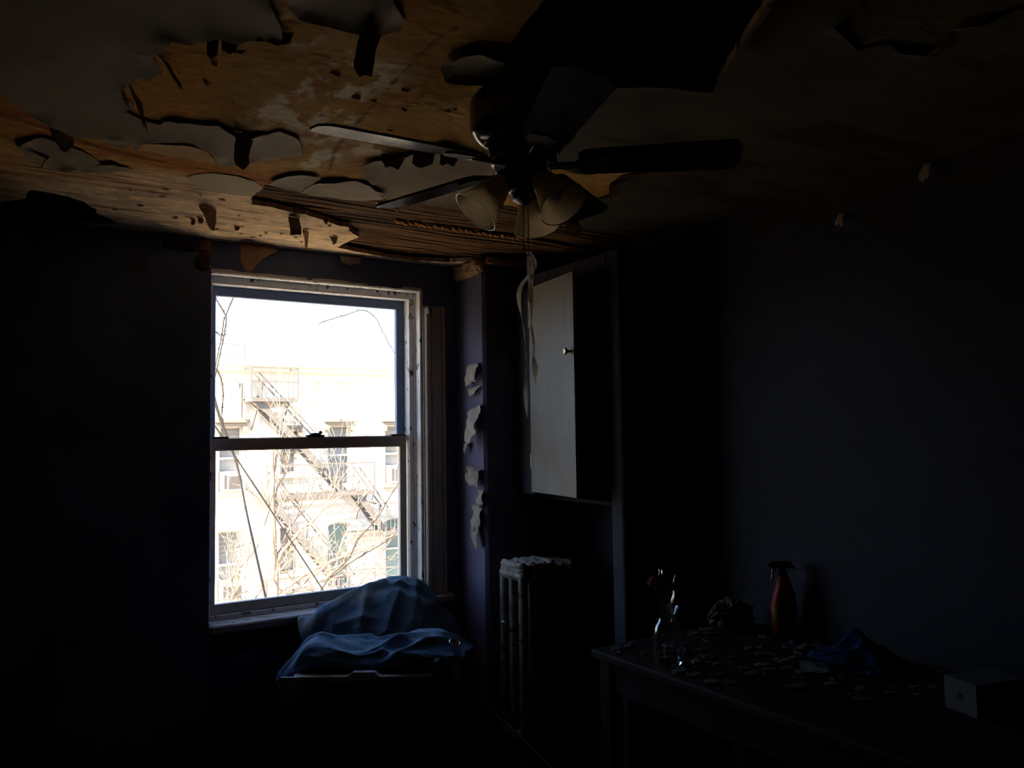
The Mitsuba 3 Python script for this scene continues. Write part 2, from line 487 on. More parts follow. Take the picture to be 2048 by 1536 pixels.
mat("m_greenpane", (0.22, 0.28, 0.255), 0.4, 0.3)
mat("m_iron", (0.14, 0.127, 0.117), 0.7, 0.3)
mat("m_ac", (0.60, 0.59, 0.56), 0.5, 0.3)
mat("m_acgrille", (0.10, 0.094, 0.088), 0.7, 0.2)
mat("m_bark", proc(bark_color), 0.9, 0.1)
mat("m_vine", (0.06, 0.05, 0.042), 0.9, 0.1)
mat("m_cable", (0.035, 0.032, 0.028), 0.6, 0.3)
mat("m_ground", (0.15, 0.125, 0.095), 0.9, 0.1)
mat("m_bounce_slab", (0.62, 0.54, 0.42), 0.9, 0.1)
scene["m_glass"] = {"type": "thindielectric", "int_ior": 1.5, "ext_ior": 1.0}
scene["m_vase"] = {"type": "dielectric", "int_ior": 1.5, "ext_ior": 1.0}

# outlines of the ceiling's paint skins (P) and holes (H), metres
P1 = [(-0.252, 1.477), (-0.382, 2.316), (-0.006, 2.268), (0.03, 2.339), (0.069, 2.394), (0.11, 2.42), (0.144, 2.457), (0.17, 2.48), (0.221, 2.485), (0.256, 2.478), (0.288, 2.464), (0.333, 2.53), (0.346, 2.461), (0.408, 2.415), (0.463, 2.401), (0.509, 2.426), (0.537, 2.463), (0.577, 2.56), (0.609, 2.509), (0.634, 2.473), (0.703, 2.422), (0.741, 2.374), (0.779, 2.362), (0.74, 2.27), (0.712, 2.203), (0.65, 2.178), (0.63, 2.221), (0.602, 2.238), (0.576, 2.288), (0.558, 2.277), (0.528, 2.243), (0.493, 2.213), (0.462, 2.232), (0.412, 2.241), (0.382, 2.247), (0.364, 2.265), (0.357, 2.294), (0.334, 2.292), (0.307, 2.276), (0.282, 2.252), (0.271, 2.247), (0.278, 2.224), (0.283, 2.188), (0.268, 2.176), (0.25, 2.172), (0.256, 2.138), (0.247, 2.106), (0.252, 2.068), (0.261, 2.024), (0.273, 2.001), (0.294, 2.02), (0.296, 1.997), (0.301, 1.969), (0.312, 1.969), (0.297, 1.921), (0.277, 1.888), (0.286, 1.853), (0.293, 1.833), (0.294, 1.801), (0.297, 1.774), (0.315, 1.771), (0.338, 1.772), (0.35, 1.746), (0.369, 1.738), (0.373, 1.712), (0.39, 1.717), (0.42, 1.714), (0.439, 1.687), (0.454, 1.684), (0.497, 1.668), (0.495, 1.634), (0.482, 1.6), (0.465, 1.576), (0.436, 1.528), (0.295, 1.139)]
P2 = [(0.043, 2.649), (0.061, 2.606), (0.099, 2.557), (0.129, 2.575), (0.162, 2.593), (0.194, 2.626), (0.22, 2.655), (0.248, 2.7), (0.266, 2.753), (0.237, 2.814), (0.193, 2.796), (0.154, 2.819), (0.123, 2.794), (0.091, 2.761), (0.06, 2.71)]
P3 = [(0.219, 2.808), (0.25, 2.735), (0.288, 2.697), (0.333, 2.725), (0.356, 2.733), (0.312, 2.782), (0.267, 2.836), (0.235, 2.827)]
P4 = [(0.753, 2.655), (0.762, 2.595), (0.778, 2.55), (0.811, 2.507), (0.853, 2.5), (0.886, 2.517), (0.88, 2.594), (0.869, 2.677), (0.825, 2.676), (0.782, 2.675)]
P5 = [(0.873, 2.688), (0.88, 2.606), (0.9, 2.538), (0.948, 2.504), (1.0, 2.493), (1.05, 2.494), (1.123, 2.543), (1.147, 2.624), (1.12, 2.683), (1.066, 2.714), (0.99, 2.715), (0.925, 2.711)]
P6 = [(0.949, 2.325), (0.966, 2.273), (0.997, 2.229), (1.022, 2.193), (1.052, 2.135), (1.072, 2.074), (1.076, 2.034), (1.176, 2.062), (1.289, 2.089), (1.339, 2.125), (1.398, 2.267), (1.471, 2.51), (1.391, 2.556), (1.312, 2.602), (1.211, 2.645), (1.16, 2.617), (1.097, 2.518), (1.045, 2.472), (0.995, 2.411)]
P8 = [(1.491, 2.035), (1.306, 1.756), (1.239, 1.599), (1.241, 1.471), (1.324, 1.428), (1.408, 1.394), (1.495, 1.368), (1.402, 1.213), (1.341, 1.117), (1.28, 1.014), (1.044, 0.675), (1.621, 0.319), (2.377, 0.489), (2.479, 1.094), (2.481, 1.389), (2.48, 1.656), (2.479, 1.997), (2.481, 2.406), (2.392, 2.418), (2.279, 2.511), (2.185, 2.613), (2.046, 2.624), (1.902, 2.569), (1.866, 2.422), (1.832, 2.287), (1.844, 2.172), (1.754, 2.072), (1.738, 2.007), (1.782, 1.945), (1.747, 1.942), (1.647, 2.001), (1.635, 2.037)]
P8h = [(1.465, 1.004), (1.536, 1.024), (1.612, 1.044), (1.631, 1.016), (1.651, 0.991), (1.698, 0.998), (1.763, 0.975), (1.755, 0.95), (1.716, 0.915), (1.676, 0.876), (1.721, 0.833), (1.73, 0.751), (1.536, 0.663), (1.282, 0.818), (1.454, 0.93)]
P9 = [(0.365, 1.225), (0.465, 1.51), (0.502, 1.547), (0.556, 1.539), (0.626, 1.537), (0.648, 1.536), (0.672, 1.527), (0.702, 1.491), (0.687, 1.451), (0.644, 1.401), (0.527, 1.125)]
P10 = [(0.838, 1.581), (0.859, 1.513), (0.883, 1.477), (0.946, 1.474), (1.012, 1.567), (0.995, 1.608), (0.934, 1.635), (0.884, 1.643)]
HL = [(0.759, 2.891), (0.755, 2.81), (0.762, 2.759), (0.76, 2.669), (0.815, 2.669), (0.866, 2.679), (0.948, 2.705), (1.032, 2.727), (1.091, 2.729), (1.135, 2.66), (1.175, 2.651), (1.302, 2.6), (1.364, 2.564), (1.471, 2.51), (1.662, 2.499), (1.902, 2.569), (2.046, 2.624), (2.185, 2.613), (2.279, 2.511), (2.392, 2.418), (2.481, 2.406), (2.525, 2.717), (2.528, 3.085), (2.288, 3.355), (2.019, 3.394), (1.891, 3.491), (1.733, 3.552), (1.582, 3.544), (1.504, 3.525), (1.388, 3.493), (1.296, 3.463), (1.301, 3.317), (1.308, 3.229), (1.226, 3.147), (1.21, 3.09), (1.171, 3.094), (1.111, 3.056), (0.994, 2.995), (0.916, 2.983), (0.847, 2.96), (0.782, 2.959)]
HB = [(1.28, 1.014), (1.341, 1.117), (1.402, 1.213), (1.495, 1.368), (1.408, 1.394), (1.324, 1.428), (1.241, 1.471), (1.164, 1.501), (1.069, 1.502), (0.947, 1.454), (0.919, 1.372), (0.896, 1.247), (0.829, 1.062), (1.188, 0.842)]
HK = [(0.066, 3.306), (0.084, 3.158), (0.137, 3.161), (0.191, 3.178), (0.248, 3.215), (0.297, 3.307), (0.322, 3.388), (0.402, 3.486), (0.25, 3.556), (0.098, 3.582), (-0.0, 3.556), (-0.001, 3.381)]
P11 = [(0.513, 2.734), (0.541, 2.682), (0.582, 2.653), (0.659, 2.648), (0.716, 2.677), (0.76, 2.727), (0.751, 2.84), (0.695, 2.858), (0.659, 2.852), (0.563, 2.828)]
P12 = [(0.338, 2.474), (0.398, 2.453), (0.462, 2.43), (0.511, 2.449), (0.552, 2.521), (0.566, 2.556), (0.5, 2.552), (0.414, 2.551), (0.36, 2.538)]
P13 = [(0.237, 2.467), (0.283, 2.475), (0.312, 2.485), (0.309, 2.534), (0.269, 2.529), (0.235, 2.512)]

# ------------------------------------------------------------------ the room shell
X0, X1, YB, ZT = -0.9, 3.1, -0.9, 2.78


def extr_xz(poly, y0, y1):
    m = trimesh.creation.extrude_polygon(poly, y1 - y0, engine="earcut")
    v = np.array(m.vertices)
    m.vertices = np.c_[v[:, 0], y1 - v[:, 2], v[:, 1]]
    return m


OPEN = (0.772, 1.79, 0.70, 2.212)       # the window opening: x0, x1, z0, z1
wall = Polygon(sbox(X0 - 0.2, -0.2, X1 + 0.1, ZT + 0.1).exterior, [sbox(OPEN[0], OPEN[2], OPEN[1], OPEN[3]).exterior.coords])
proud = Polygon([(X0, 0), (0.772, 0), (0.772, 2.20), (0.768, 2.24), (0.775, 2.30), (0.772, ZT), (X0, ZT)])
wf = obj("wall_front", cat_([extr_xz(wall, WY, 3.84), extr_xz(proud, WY - 0.025, WY + 0.01)]), "m_wall_front")
tag(wf, kind="structure", label="dark navy wall around the bright window, brown stained along its top")
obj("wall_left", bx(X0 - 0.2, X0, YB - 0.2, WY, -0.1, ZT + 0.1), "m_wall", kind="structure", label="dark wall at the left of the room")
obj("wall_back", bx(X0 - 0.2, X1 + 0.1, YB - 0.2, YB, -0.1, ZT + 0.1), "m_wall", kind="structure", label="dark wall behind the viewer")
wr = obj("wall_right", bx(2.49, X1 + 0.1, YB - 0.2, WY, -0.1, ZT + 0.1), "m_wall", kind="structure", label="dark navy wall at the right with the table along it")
obj("floor", bx(X0 - 0.2, X1 + 0.1, YB - 0.2, WY + 0.2, -0.12, 0.0), "m_floor", kind="structure", label="dark wooden floor")
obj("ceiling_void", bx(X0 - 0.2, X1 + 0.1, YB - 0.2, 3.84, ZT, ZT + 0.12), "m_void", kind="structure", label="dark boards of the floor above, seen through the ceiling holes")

# the column beside the window, its plaster broken at the top
col = Polygon([(1.985, 3.335), (2.0, 3.322), (2.25, 3.322), (2.25, WY + 0.01), (1.98, WY + 0.01)])
wc = obj("wall_column", trimesh.creation.extrude_polygon(col, H + 0.02, engine="earcut"), "m_wall_lavender", kind="structure", label="narrow lavender wall column between window and radiator corner, its paint peeling in curls")
m = rough(sub(bx(1.955, 2.01, 3.322, 3.59, 2.272, 2.350, 0.015), 4), 0.022, 22, 3)
obj("broken_plaster", m, "m_lump", wc, smooth=30, label="broken tan plaster at the column's head")
m = rough(sub(bx(2.0, 2.27, 3.29, 3.35, 2.318, 2.352, 0.006), 4), 0.007, 30, 4)
obj("broken_plaster", m, "m_key", wc, smooth=40)
for ya, yb, za, zb, ln, cv, tp, sd in (
        (3.455, 3.345, 1.835, 1.835, 0.115, (55, 100), (0.95, 0.85), 1), (3.46, 3.345, 1.715, 1.725, 0.055, (50, 105), (1.0, 0.55), 2),
        (3.445, 3.325, 1.610, 1.635, 0.185, (58, 96), (1.0, 0.8), 3), (3.50, 3.425, 1.452, 1.445, 0.062, (20, 100), (1.0, 0.5), 4),
        (3.475, 3.335, 1.335, 1.315, 0.095, (40, 110), (1.0, 0.7), 5), (3.375, 3.325, 1.22, 1.215, 0.085, (70, 95), (1.0, 0.8), 6),
        (3.425, 3.335, 1.145, 1.14, 0.205, (70, 97), (1.0, 0.6), 7)):
    f = flap((1.978, ya, za), (1.978, yb, zb), (-1, 0.05), ln, cv, tp, 0.14, 0.017, 12, 9, z=0, seed=sd + 20, tips=[[1, .95, .8, .85], [.6, 1, .9, .5], [.85, .95, 1, .8], [.5, 1, .8, .4], [.75, 1, .9, .95], [.9, 1, .7, .8], [.7, .8, 1, .9]][sd - 1])
    obj("paint_curl", f, "m_paint_cream", wc, smooth=60, label="cream curl of peeling paint on the column's edge" if sd == 1 else None)

# bare bricks at the top of the window wall
for a, b, c, d in ((0.71, 0.768, 2.286, 2.344), (0.575, 0.645, 2.286, 2.335), (0.648, 0.704, 2.284, 2.33), (0.71, 0.768, 2.215, 2.275)):
    obj("brick", rough(sub(bx(a, b, 3.552, 3.59, c, d, 0.012), 3), 0.006, 30, int(a * 100)), "m_brick" if (a, d) == (0.71, 2.344) else "m_brick_dark", wf)
# torn paint hanging over the wall above the window
obj("paint_flap", flap((0.885, 3.575), (1.065, 3.585), (0, -1), 0.150, (50, 86), (1.0, 0.95), 0.10, 0.010, 12, 12, seed=31, tips=[0.75, 1.0, 0.97, 0.82, 0.66, 0.5, 0.42, 0.36, 0.22, 0.05]), "m_paint_brown", wf, smooth=60, label="large torn brown flap hanging over the window head")
obj("paint_flap", flap((1.345, 3.585), (1.465, 3.59), (0, -1), 0.055, (50, 95), (1.0, 0.7), 0.1, 0.008, 7, 7, seed=32), "m_paint_cream", wf, smooth=60)

# ------------------------------------------------------------------ the ceiling: plaster, laths above it, skins of paint below
HL_, HB_, HK_ = ragged(HL, 0.010, 0.014, 1), ragged(HB, 0.008, 0.02, 2), ragged(HK, 0.012, 0.02, 3)
slab = sbox(X0 - 0.1, YB - 0.1, X1, WY + 0.02).difference(HL_).difference(HB_).difference(HK_)
slab = max(getattr(slab, "geoms", [slab]), key=lambda g: g.area)
m = trimesh.creation.extrude_polygon(slab, 0.02, engine="earcut")
m.apply_translation([0, 0, H])
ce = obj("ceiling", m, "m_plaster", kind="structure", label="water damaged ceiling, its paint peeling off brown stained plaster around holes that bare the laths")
minx, miny, maxx, maxy = HL_.bounds
ok = HL_.buffer(0.05)
y = 2.47
k = 0
while y < 3.6:
    for g in [ok.intersection(LineString([(0, y), (3, y)]))]:
        for s in getattr(g, "geoms", [g]):
            if s.is_empty or s.length < 0.05:
                continue
            xa, xb = s.bounds[0], min(s.bounds[2], 2.95)
            if k % 9 == 7:
                xb = xa + (xb - xa) * 0.55
            nseg = 12
            xs = np.linspace(xa - 0.03, xb + 0.03, nseg + 1)
            hw_ = 0.0155 + 0.006 * rng.random()
            yo = 0.014 * (meshkit.fbm(np.c_[xs * 4, np.full(nseg + 1, y * 9), xs * 0], 2, 4) - 0.5)
            zo = 0.004 * rng.random() + 0.020 * (meshkit.fbm(np.c_[xs * 3, np.full(nseg + 1, y * 7), xs * 0], 2, 8) - 0.35)
            ring = np.array([(-hw_, 0), (hw_, 0), (hw_, 0.007), (-hw_, 0.007)])
            P = np.array([[(xs[i], y + yo[i] + a, H + 0.022 + zo[i] + b) for a, b in np.vstack([ring, ring[:1]])] for i in range(nseg + 1)])
            obj("lath", grid(P.transpose(1, 0, 2)), "m_lath", ce)
            k += 1
    y += 0.039 + 0.008 * rng.random()
for i, x in enumerate((0.95, 1.35, 1.75, 2.15, 2.55)):
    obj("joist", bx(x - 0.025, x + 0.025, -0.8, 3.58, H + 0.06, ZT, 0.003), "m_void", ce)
for i in range(22):            # lumps of old plaster squeezed between two laths
    x = 1.38 + i * 0.030
    key = rough(sub(trimesh.creation.icosphere(2, 1.0), 0), 0.2, 2.5, i)
    key.apply_scale([0.030 + 0.008 * math.sin(i * 2.3), 0.008, 0.006])
    key = moved(key, (x, 2.985 + 0.006 * math.sin(i * 1.7), H + 0.020), 0.75 + 0.2 * math.sin(i * 3.1))
    obj("plaster_key", key, "m_key", ce, smooth=True)
for x, y, s in ((1.19, 2.735, 0.02), (1.235, 2.75, 0.014), (1.21, 2.79, 0.012), (1.29, 2.80, 0.010)):
    key = rough(trimesh.creation.icosphere(2, 1.0), 0.35, 2.0, int(x * 99))
    key.apply_scale([s, s * 0.7, s * 0.5])
    obj("plaster_key", moved(key, (x, y, H + 0.012), x), "m_paint_tan", ce, smooth=True)

SHEETS = (("P1", ragged(P1, 0.005, 0.012, 11), 0.012, 0.035), ("P2", ragged(P2, 0.006, 0.012, 12), 0.014, 0.03), ("P3", ragged(P3, 0.006, 0.012, 13), 0.016, 0.03),
          ("P4", ragged(P4, 0.004, 0.012, 14), 0.011, 0.03), ("P5", ragged(P5, 0.005, 0.012, 15), 0.019, 0.04), ("P6", ragged(P6, 0.008, 0.012, 16), 0.016, 0.035),
          ("P9", ragged(P9, 0.006, 0.012, 18), 0.013, 0.035), ("P10", ragged(P10, 0.005, 0.012, 19), 0.015, 0.03))
for nm, poly, cu, re in SHEETS:
    obj("paint_sheet", sheet(poly, H - 0.0018, cu, re, seed=len(nm) + ord(nm[-1])), "m_paint", ce, smooth=50, label="grey skin of paint still clinging to the ceiling" if nm == "P1" else None)
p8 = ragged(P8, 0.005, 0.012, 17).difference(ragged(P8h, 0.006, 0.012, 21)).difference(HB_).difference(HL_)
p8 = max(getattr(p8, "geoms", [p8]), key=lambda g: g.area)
obj("paint_sheet", sheet(p8, H - 0.0018, 0.012, 0.03, step=0.05, seed=8), "m_paint_shaded_stained", ce, smooth=50)

for nm, pts, mt in (("P11", P11, "m_paint_pale"), ("P12", P12, "m_paint_ochre"), ("P13", P13, "m_paint_pale")):
    obj("paint_sheet", sheet(ragged(pts, 0.006, 0.012, ord(nm[-1])), H - 0.0016, 0.005, 0.02, 0.002, seed=ord(nm[-1]) + 40), mt, ce, smooth=50)
for i in range(46):            # small flakes lifting all over the bare strip by the window and the brown field
    if i < 32:
        x, yv = rng.uniform(0.25, 1.15), rng.uniform(2.9, 3.52)
    else:
        x, yv = rng.uniform(0.35, 1.0), rng.uniform(1.75, 2.15)
    if HL_.buffer(0.02).contains(Point(x, yv)) or HK_.buffer(0.02).contains(Point(x, yv)):
        continue
    w_, a_ = rng.uniform(0.008, 0.028), rng.uniform(-0.4, 0.4)
    obj("paint_flake", flap((x, yv), (x + w_, yv + w_ * a_), (rng.uniform(-0.5, 0.5), -1 if rng.random() < 0.6 else 1), rng.uniform(0.006, 0.017), (8, rng.uniform(40, 80)), (1.0, 0.6), 0.1, 0.003, 5, 4, 0.0008, seed=300 + i), ("m_paint_tan", "m_paint_cream", "m_paint_back")[i % 3], ce, smooth=60)

FL = (  # A, B, hang, length, curl, taper, material, seed, tips
    ((0.283, 1.878), (0.305, 1.90), (0.75, 0.66), 0.085, (8, 60), (1.0, 0.8), "m_paint_back", 1, None),
    ((0.245, 2.06), (0.262, 2.085), (0.45, 0.9), 0.15, (6, 50), (1.0, 0.8), "m_paint_back", 2, None),
    ((0.235, 2.10), (0.25, 2.125), (0.5, 0.86), 0.05, (10, 60), (1.0, 0.6), "m_paint_back", 3, None),
    ((0.545, 2.255), (0.600, 2.262), (0.1, 0.6), 0.105, (35, 100), (1.0, 0.75), "m_paint_back", 4, [0.9, 1, 1, 0.8]),
    ((0.098, 2.435), (0.172, 2.49), (0.2, 0.9), 0.078, (25, 80), (1.0, 0.75), "m_paint_back", 5, [0.55, 0.75, 1.0, 0.8, 0.6]),
    ((0.620, 3.080), (0.685, 3.095), (0.0, -1), 0.092, (50, 88), (1.0, 0.62), "m_paint_brown", 6, [0.35, 0.8, 0.95, 1.0, 1.0]),
    ((0.945, 3.05), (0.99, 3.056), (0.0, -1), 0.082, (60, 90), (1.0, 1.0), "m_paint_back", 7, [1.0, 0.97, 0.9, 0.9]),
    ((1.055, 3.22), (1.085, 3.235), (0.0, -1), 0.088, (70, 92), (1.0, 0.25), "m_paint_tan", 8, [0.8, 1.0, 0.9]),
    ((1.192, 3.28), (1.232, 3.275), (0.0, -1), 0.04, (60, 90), (1.0, 0.4), "m_paint_back", 9, None),
    ((0.128, 2.735), (0.118, 2.76), (-0.3, -0.6), 0.085, (20, 70), (1.0, 0.5), "m_paint_tan", 10, None),
    ((0.628, 1.535), (0.674, 1.525), (0.0, 1), 0.105, (25, 85), (0.9, 0.8), "m_paint_back", 11, [0.8, 1.0, 0.9, 0.95]),
    ((0.968, 2.21), (1.045, 2.185), (0.1, 1), 0.055, (30, 85), (1.0, 0.8), "m_paint_back", 12, [0.5, 0.9, 0.6, 1.0, 0.5]),
    ((1.04, 2.14), (1.10, 2.09), (0.2, 1), 0.06, (25, 75), (1.0, 0.8), "m_paint_back", 13, [0.7, 1.0, 0.9, 0.8]),
    ((1.11, 2.07), (1.165, 2.06), (0.1, 1), 0.075, (12, 60), (1.0, 0.8), "m_paint_back", 14, None),
    ((1.755, 2.075), (1.78, 2.065), (-0.2, 1), 0.075, (50, 95), (1.0, 0.3), "m_paint_tan", 16, None),
    ((0.366, 1.745), (0.388, 1.738), (0.1, 1), 0.045, (20, 70), (1.0, 0.8), "m_paint_back", 17, [0.8, 1, 0.8]),
    ((0.393, 1.725), (0.425, 1.715), (0.1, 1), 0.035, (15, 70), (1.0, 0.9), "m_paint_back", 18, None),
    ((0.445, 1.66), (0.515, 1.625), (0.1, 1), 0.03, (10, 60), (1.0, 0.9), "m_paint_back", 19, None),
    ((0.620, 3.255), (0.640, 3.26), (0, -1), 0.032, (60, 90), (1.0, 0.6), "m_brick", 20, None),
    ((0.648, 3.245), (0.672, 3.25), (0, -1), 0.024, (60, 90), (1.0, 0.6), "m_brick", 21, None),
    ((0.797, 3.30), (0.818, 3.302), (0, -1), 0.022, (60, 90), (1.0, 0.8), "m_brick", 22, None),
    ((1.065, 2.995), (1.085, 2.99), (0, -1), 0.03, (60, 90), (1.0, 0.4), "m_paint_back", 23, None),
)
for A, B, hd, ln, cu, tp, mt, sd, tips in FL:
    obj("paint_flap", flap(A, B, hd, ln, cu, tp, 0.12, 0.006, 9, 6, seed=sd, tips=tips), mt, ce, smooth=60, label="curled flap of peeling paint" if sd == 1 else None)
m = rough(sub(flap((1.885, 2.545), (1.955, 2.52), (0.0, -1), 0.085, (40, 120), (1.0, 0.8), 0.3, 0.02, 9, 8, seed=15), 1), 0.002, 40, 2)
obj("paint_flap", m, "m_paint_cream", ce, smooth=60)
# curls on the right wall
for i, (y, z, ln) in enumerate(((1.695, 2.245, 0.055), (1.385, 2.335, 0.075))):
    obj("paint_curl", flap((2.486, y + 0.018, z), (2.486, y - 0.016, z), (-1, 0.1), ln, (45, 100), (0.8, 0.9), 0.1, 0.006, 8, 5, seed=40 + i), "m_paint_tan", wr, smooth=60, label="small pale curl of paint hanging on the dark wall" if i == 0 else None)

# ------------------------------------------------------------------ window, casing and sill
t1 = cat_([bx(1.792, 1.912, WY - 0.012, WY + 0.005, 0.702, 2.137, 0.002), bx(1.80, 1.83, WY - 0.028, WY - 0.008, 0.702, 2.13, 0.006), bx(1.895, 1.912, WY - 0.024, WY - 0.008, 0.702, 2.137, 0.004),
           bx(1.835, 1.858, WY - 0.018, WY - 0.008, 0.702, 2.132, 0.004)])
tk = obj("trim_1", t1, "m_sash", kind="structure", label="moulded dull window casing at the right of the window")
br = [bx(1.806, 1.83, WY - 0.045, WY - 0.026, 2.094, 2.097), bx(1.806, 1.83, WY - 0.045, WY - 0.026, 2.125, 2.128), bx(1.806, 1.809, WY - 0.045, WY - 0.026, 2.094, 2.128), bx(1.827, 1.83, WY - 0.045, WY - 0.026, 2.094, 2.128)]
obj("rod_bracket", cat_(br), "m_steel", tk, label="small square curtain rod bracket")
xs = np.linspace(OPEN[0], OPEN[1], 90)
low = OPEN[3] - 0.002 + 0 * xs
top = OPEN[3] + 0.013 + 0.012 * (meshkit.fbm(np.c_[xs * 14, xs * 0, xs * 0], 3, 5) - 0.5)
top[(xs > 1.20) & (xs < 1.225)] -= 0.010
top[(xs > 1.50) & (xs < 1.68)] -= 0.011
head = Polygon(np.vstack([np.c_[xs, low], np.c_[xs, top][::-1]]))
obj("trim_2", cat_([extr_xz(head, WY - 0.006, WY + 0.004), bx(OPEN[0], OPEN[1], WY, 3.665, OPEN[3] - 0.006, OPEN[3] + 0.004)]), "m_trim", kind="structure", label="chipped white edge and soffit above the window")
obj("trim_3", cat_([bx(1.778, 1.797, WY - 0.004, 3.70, 0.70, OPEN[3], 0.003), bx(1.764, 1.782, 3.645, 3.70, 0.70, OPEN[3], 0.003)]), "m_trim", kind="structure", label="white reveal at the right side of the window")
sill = rough(sub(bx(0.775, 1.935, 3.535, 3.70, 0.668, 0.702, 0.006), 5), 0.0015, 60, 2)
sk = obj("trim_4", sill, "m_sill", kind="structure", label="dusty window sill with flakes of paint")
for i in range(14):
    x, yy, s = rng.uniform(0.82, 1.12), rng.uniform(3.545, 3.62), rng.uniform(0.004, 0.014)
    obj("paint_flake", moved(rough(bx(-s, s, -s * 0.7, s * 0.7, 0, 0.0015), 0.003, 80, i), (x, yy, 0.702), rng.uniform(0, 6)), "m_paint_cream", sk)
obj("trim_5", bx(0.80, 1.91, WY - 0.014, WY + 0.004, 0.57, 0.668, 0.004), "m_wall", kind="structure", label="apron board under the window sill")

F0, F1 = 3.65, 3.80
fr = cat_([bx(0.765, 0.795, F0, F1, 0.70, 2.206), bx(1.745, 1.782, F0, F1, 0.70, 2.206), bx(0.765, 1.782, F0, F1, 2.172, 2.206), bx(0.765, 1.782, F0, F1 + 0.03, 0.69, 0.722)])
wi = obj("window_1", fr, "m_trim", kind="structure", label="double hung sash window in a dull frame, bright daylight behind")


def sash(x0, x1, z0, z1, y0, y1, sl, sr, rb, rtop, name):
    m = cat_([bx(x0, x0 + sl, y0, y1, z0, z1, 0.003), bx(x1 - sr, x1, y0, y1, z0, z1, 0.003), bx(x0, x1, y0, y1, z0, z0 + rb, 0.003), bx(x0, x1, y0, y1, z1 - rtop, z1, 0.003)])
    k = obj(name, m, "m_sash_bloom" if name == "upper_sash" else "m_sash", wi)
    ym = (y0 + y1) / 2
    P = np.array([[x0 + sl - 0.004, ym, z0 + rb - 0.004], [x1 - sr + 0.004, ym, z0 + rb - 0.004], [x1 - sr + 0.004, ym, z1 - rtop + 0.004], [x0 + sl - 0.004, ym, z1 - rtop + 0.004]])
    obj("pane", trimesh.Trimesh(P, [[0, 1, 2], [0, 2, 3]], process=False), "m_glass", k)
    return k


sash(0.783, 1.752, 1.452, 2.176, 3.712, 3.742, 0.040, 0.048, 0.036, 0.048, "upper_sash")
lo = sash(0.786, 1.735, 0.722, 1.487, 3.668, 3.698, 0.032, 0.036, 0.045, 0.055, "lower_sash")
obj("sash_lock", cat_([bx(1.228, 1.312, 3.668, 3.70, 1.487, 1.497, 0.003), bx(1.245, 1.295, 3.664, 3.694, 1.495, 1.506, 0.004), moved(lathe([(0, 0), (0.009, 0), (0.007, 0.012), (0, 0.014)], 12), (1.295, 3.68, 1.502))]), "m_sash_dark", lo, label="dark sash lock")
for xa, xb in ((0.788, 0.872), (1.655, 1.733)):
    obj("tilt_latch", bx(xa, xb, 3.668, 3.692, 1.486, 1.495, 0.002), "m_sash_dark", lo)

# ------------------------------------------------------------------ built-in cupboard above the radiator corner
cb = thing("wall_cupboard", "tall narrow built-in wall cupboard above the radiator, its pale door ajar", "cupboard")
CX, CY, CZ = 2.147, 2.50, 2.262      # its face, its near side, its top
SX, SY = CX + 0.043, CY + 0.055      # the stile beside the opening, set back behind the door
strip = [(SX + 0.006, SY), (SX + 0.002, SY + 0.006), (SX, SY + 0.015), (SX, SY + 0.066), (SX + 0.003, SY + 0.076), (SX + 0.01, SY + 0.081), (SX + 0.04, SY + 0.081), (SX + 0.04, SY)]
m = cat_([trimesh.creation.extrude_polygon(Polygon(strip), CZ, engine="earcut"), bx(SX, SX + 0.03, SY + 0.08, 3.318, 2.19, CZ, 0.003), bx(CX + 0.004, CX + 0.03, 3.15, 3.318, 1.2, 2.19, 0.003)])
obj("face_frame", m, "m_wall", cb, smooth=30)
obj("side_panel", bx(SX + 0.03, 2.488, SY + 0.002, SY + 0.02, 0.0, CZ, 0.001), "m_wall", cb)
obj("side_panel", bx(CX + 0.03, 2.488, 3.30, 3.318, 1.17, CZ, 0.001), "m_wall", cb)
obj("top_board", bx(SX + 0.01, 2.488, SY + 0.02, 3.30, CZ - 0.018, CZ - 0.001, 0.001), "m_wood", cb)
for z in (1.19, 1.52, 1.85):
    obj("shelf", bx(SX + 0.06, 2.485, SY + 0.022, 3.298, z - 0.018, z, 0.002), "m_wood", cb)
ang = math.radians(8.5)
DW, DX, DY = 0.440, CX - 0.004, 3.146
dr_ = bx(0, DW, -0.009, 0.009, 1.214, 2.184, 0.002)
Md = np.eye(4)
dx, dy = -math.sin(ang), -math.cos(ang)
Md[:3, 0], Md[:3, 1], Md[:3, 3] = (dx, dy, 0), (-dy, dx, 0), (DX, DY, 0)
dr_.apply_transform(Md)
dk = obj("door", dr_, "m_door", cb, label="pale bare wooden cupboard door with a small round knob")
kn = lathe([(0, 0), (0.007, 0), (0.006, 0.012), (0.013, 0.02), (0.016, 0.027), (0.013, 0.033), (0, 0.035)], 20)
nrm = np.array([dy, -dx, 0.0])
pk = np.array([DX + dx * 0.408, DY + dy * 0.408, 1.84]) + nrm * 0.008
kn.apply_transform(frame_M(pk, (0, 0, 1), nrm))
obj("knob", kn, "m_brass", dk, smooth=35, label="small round metal knob")
for z in (1.36, 2.03):
    obj("hinge", moved(trimesh.creation.cylinder(0.006, 0.07, sections=12), (DX - 0.002, DY + 0.007, z)), "m_brass", cb)

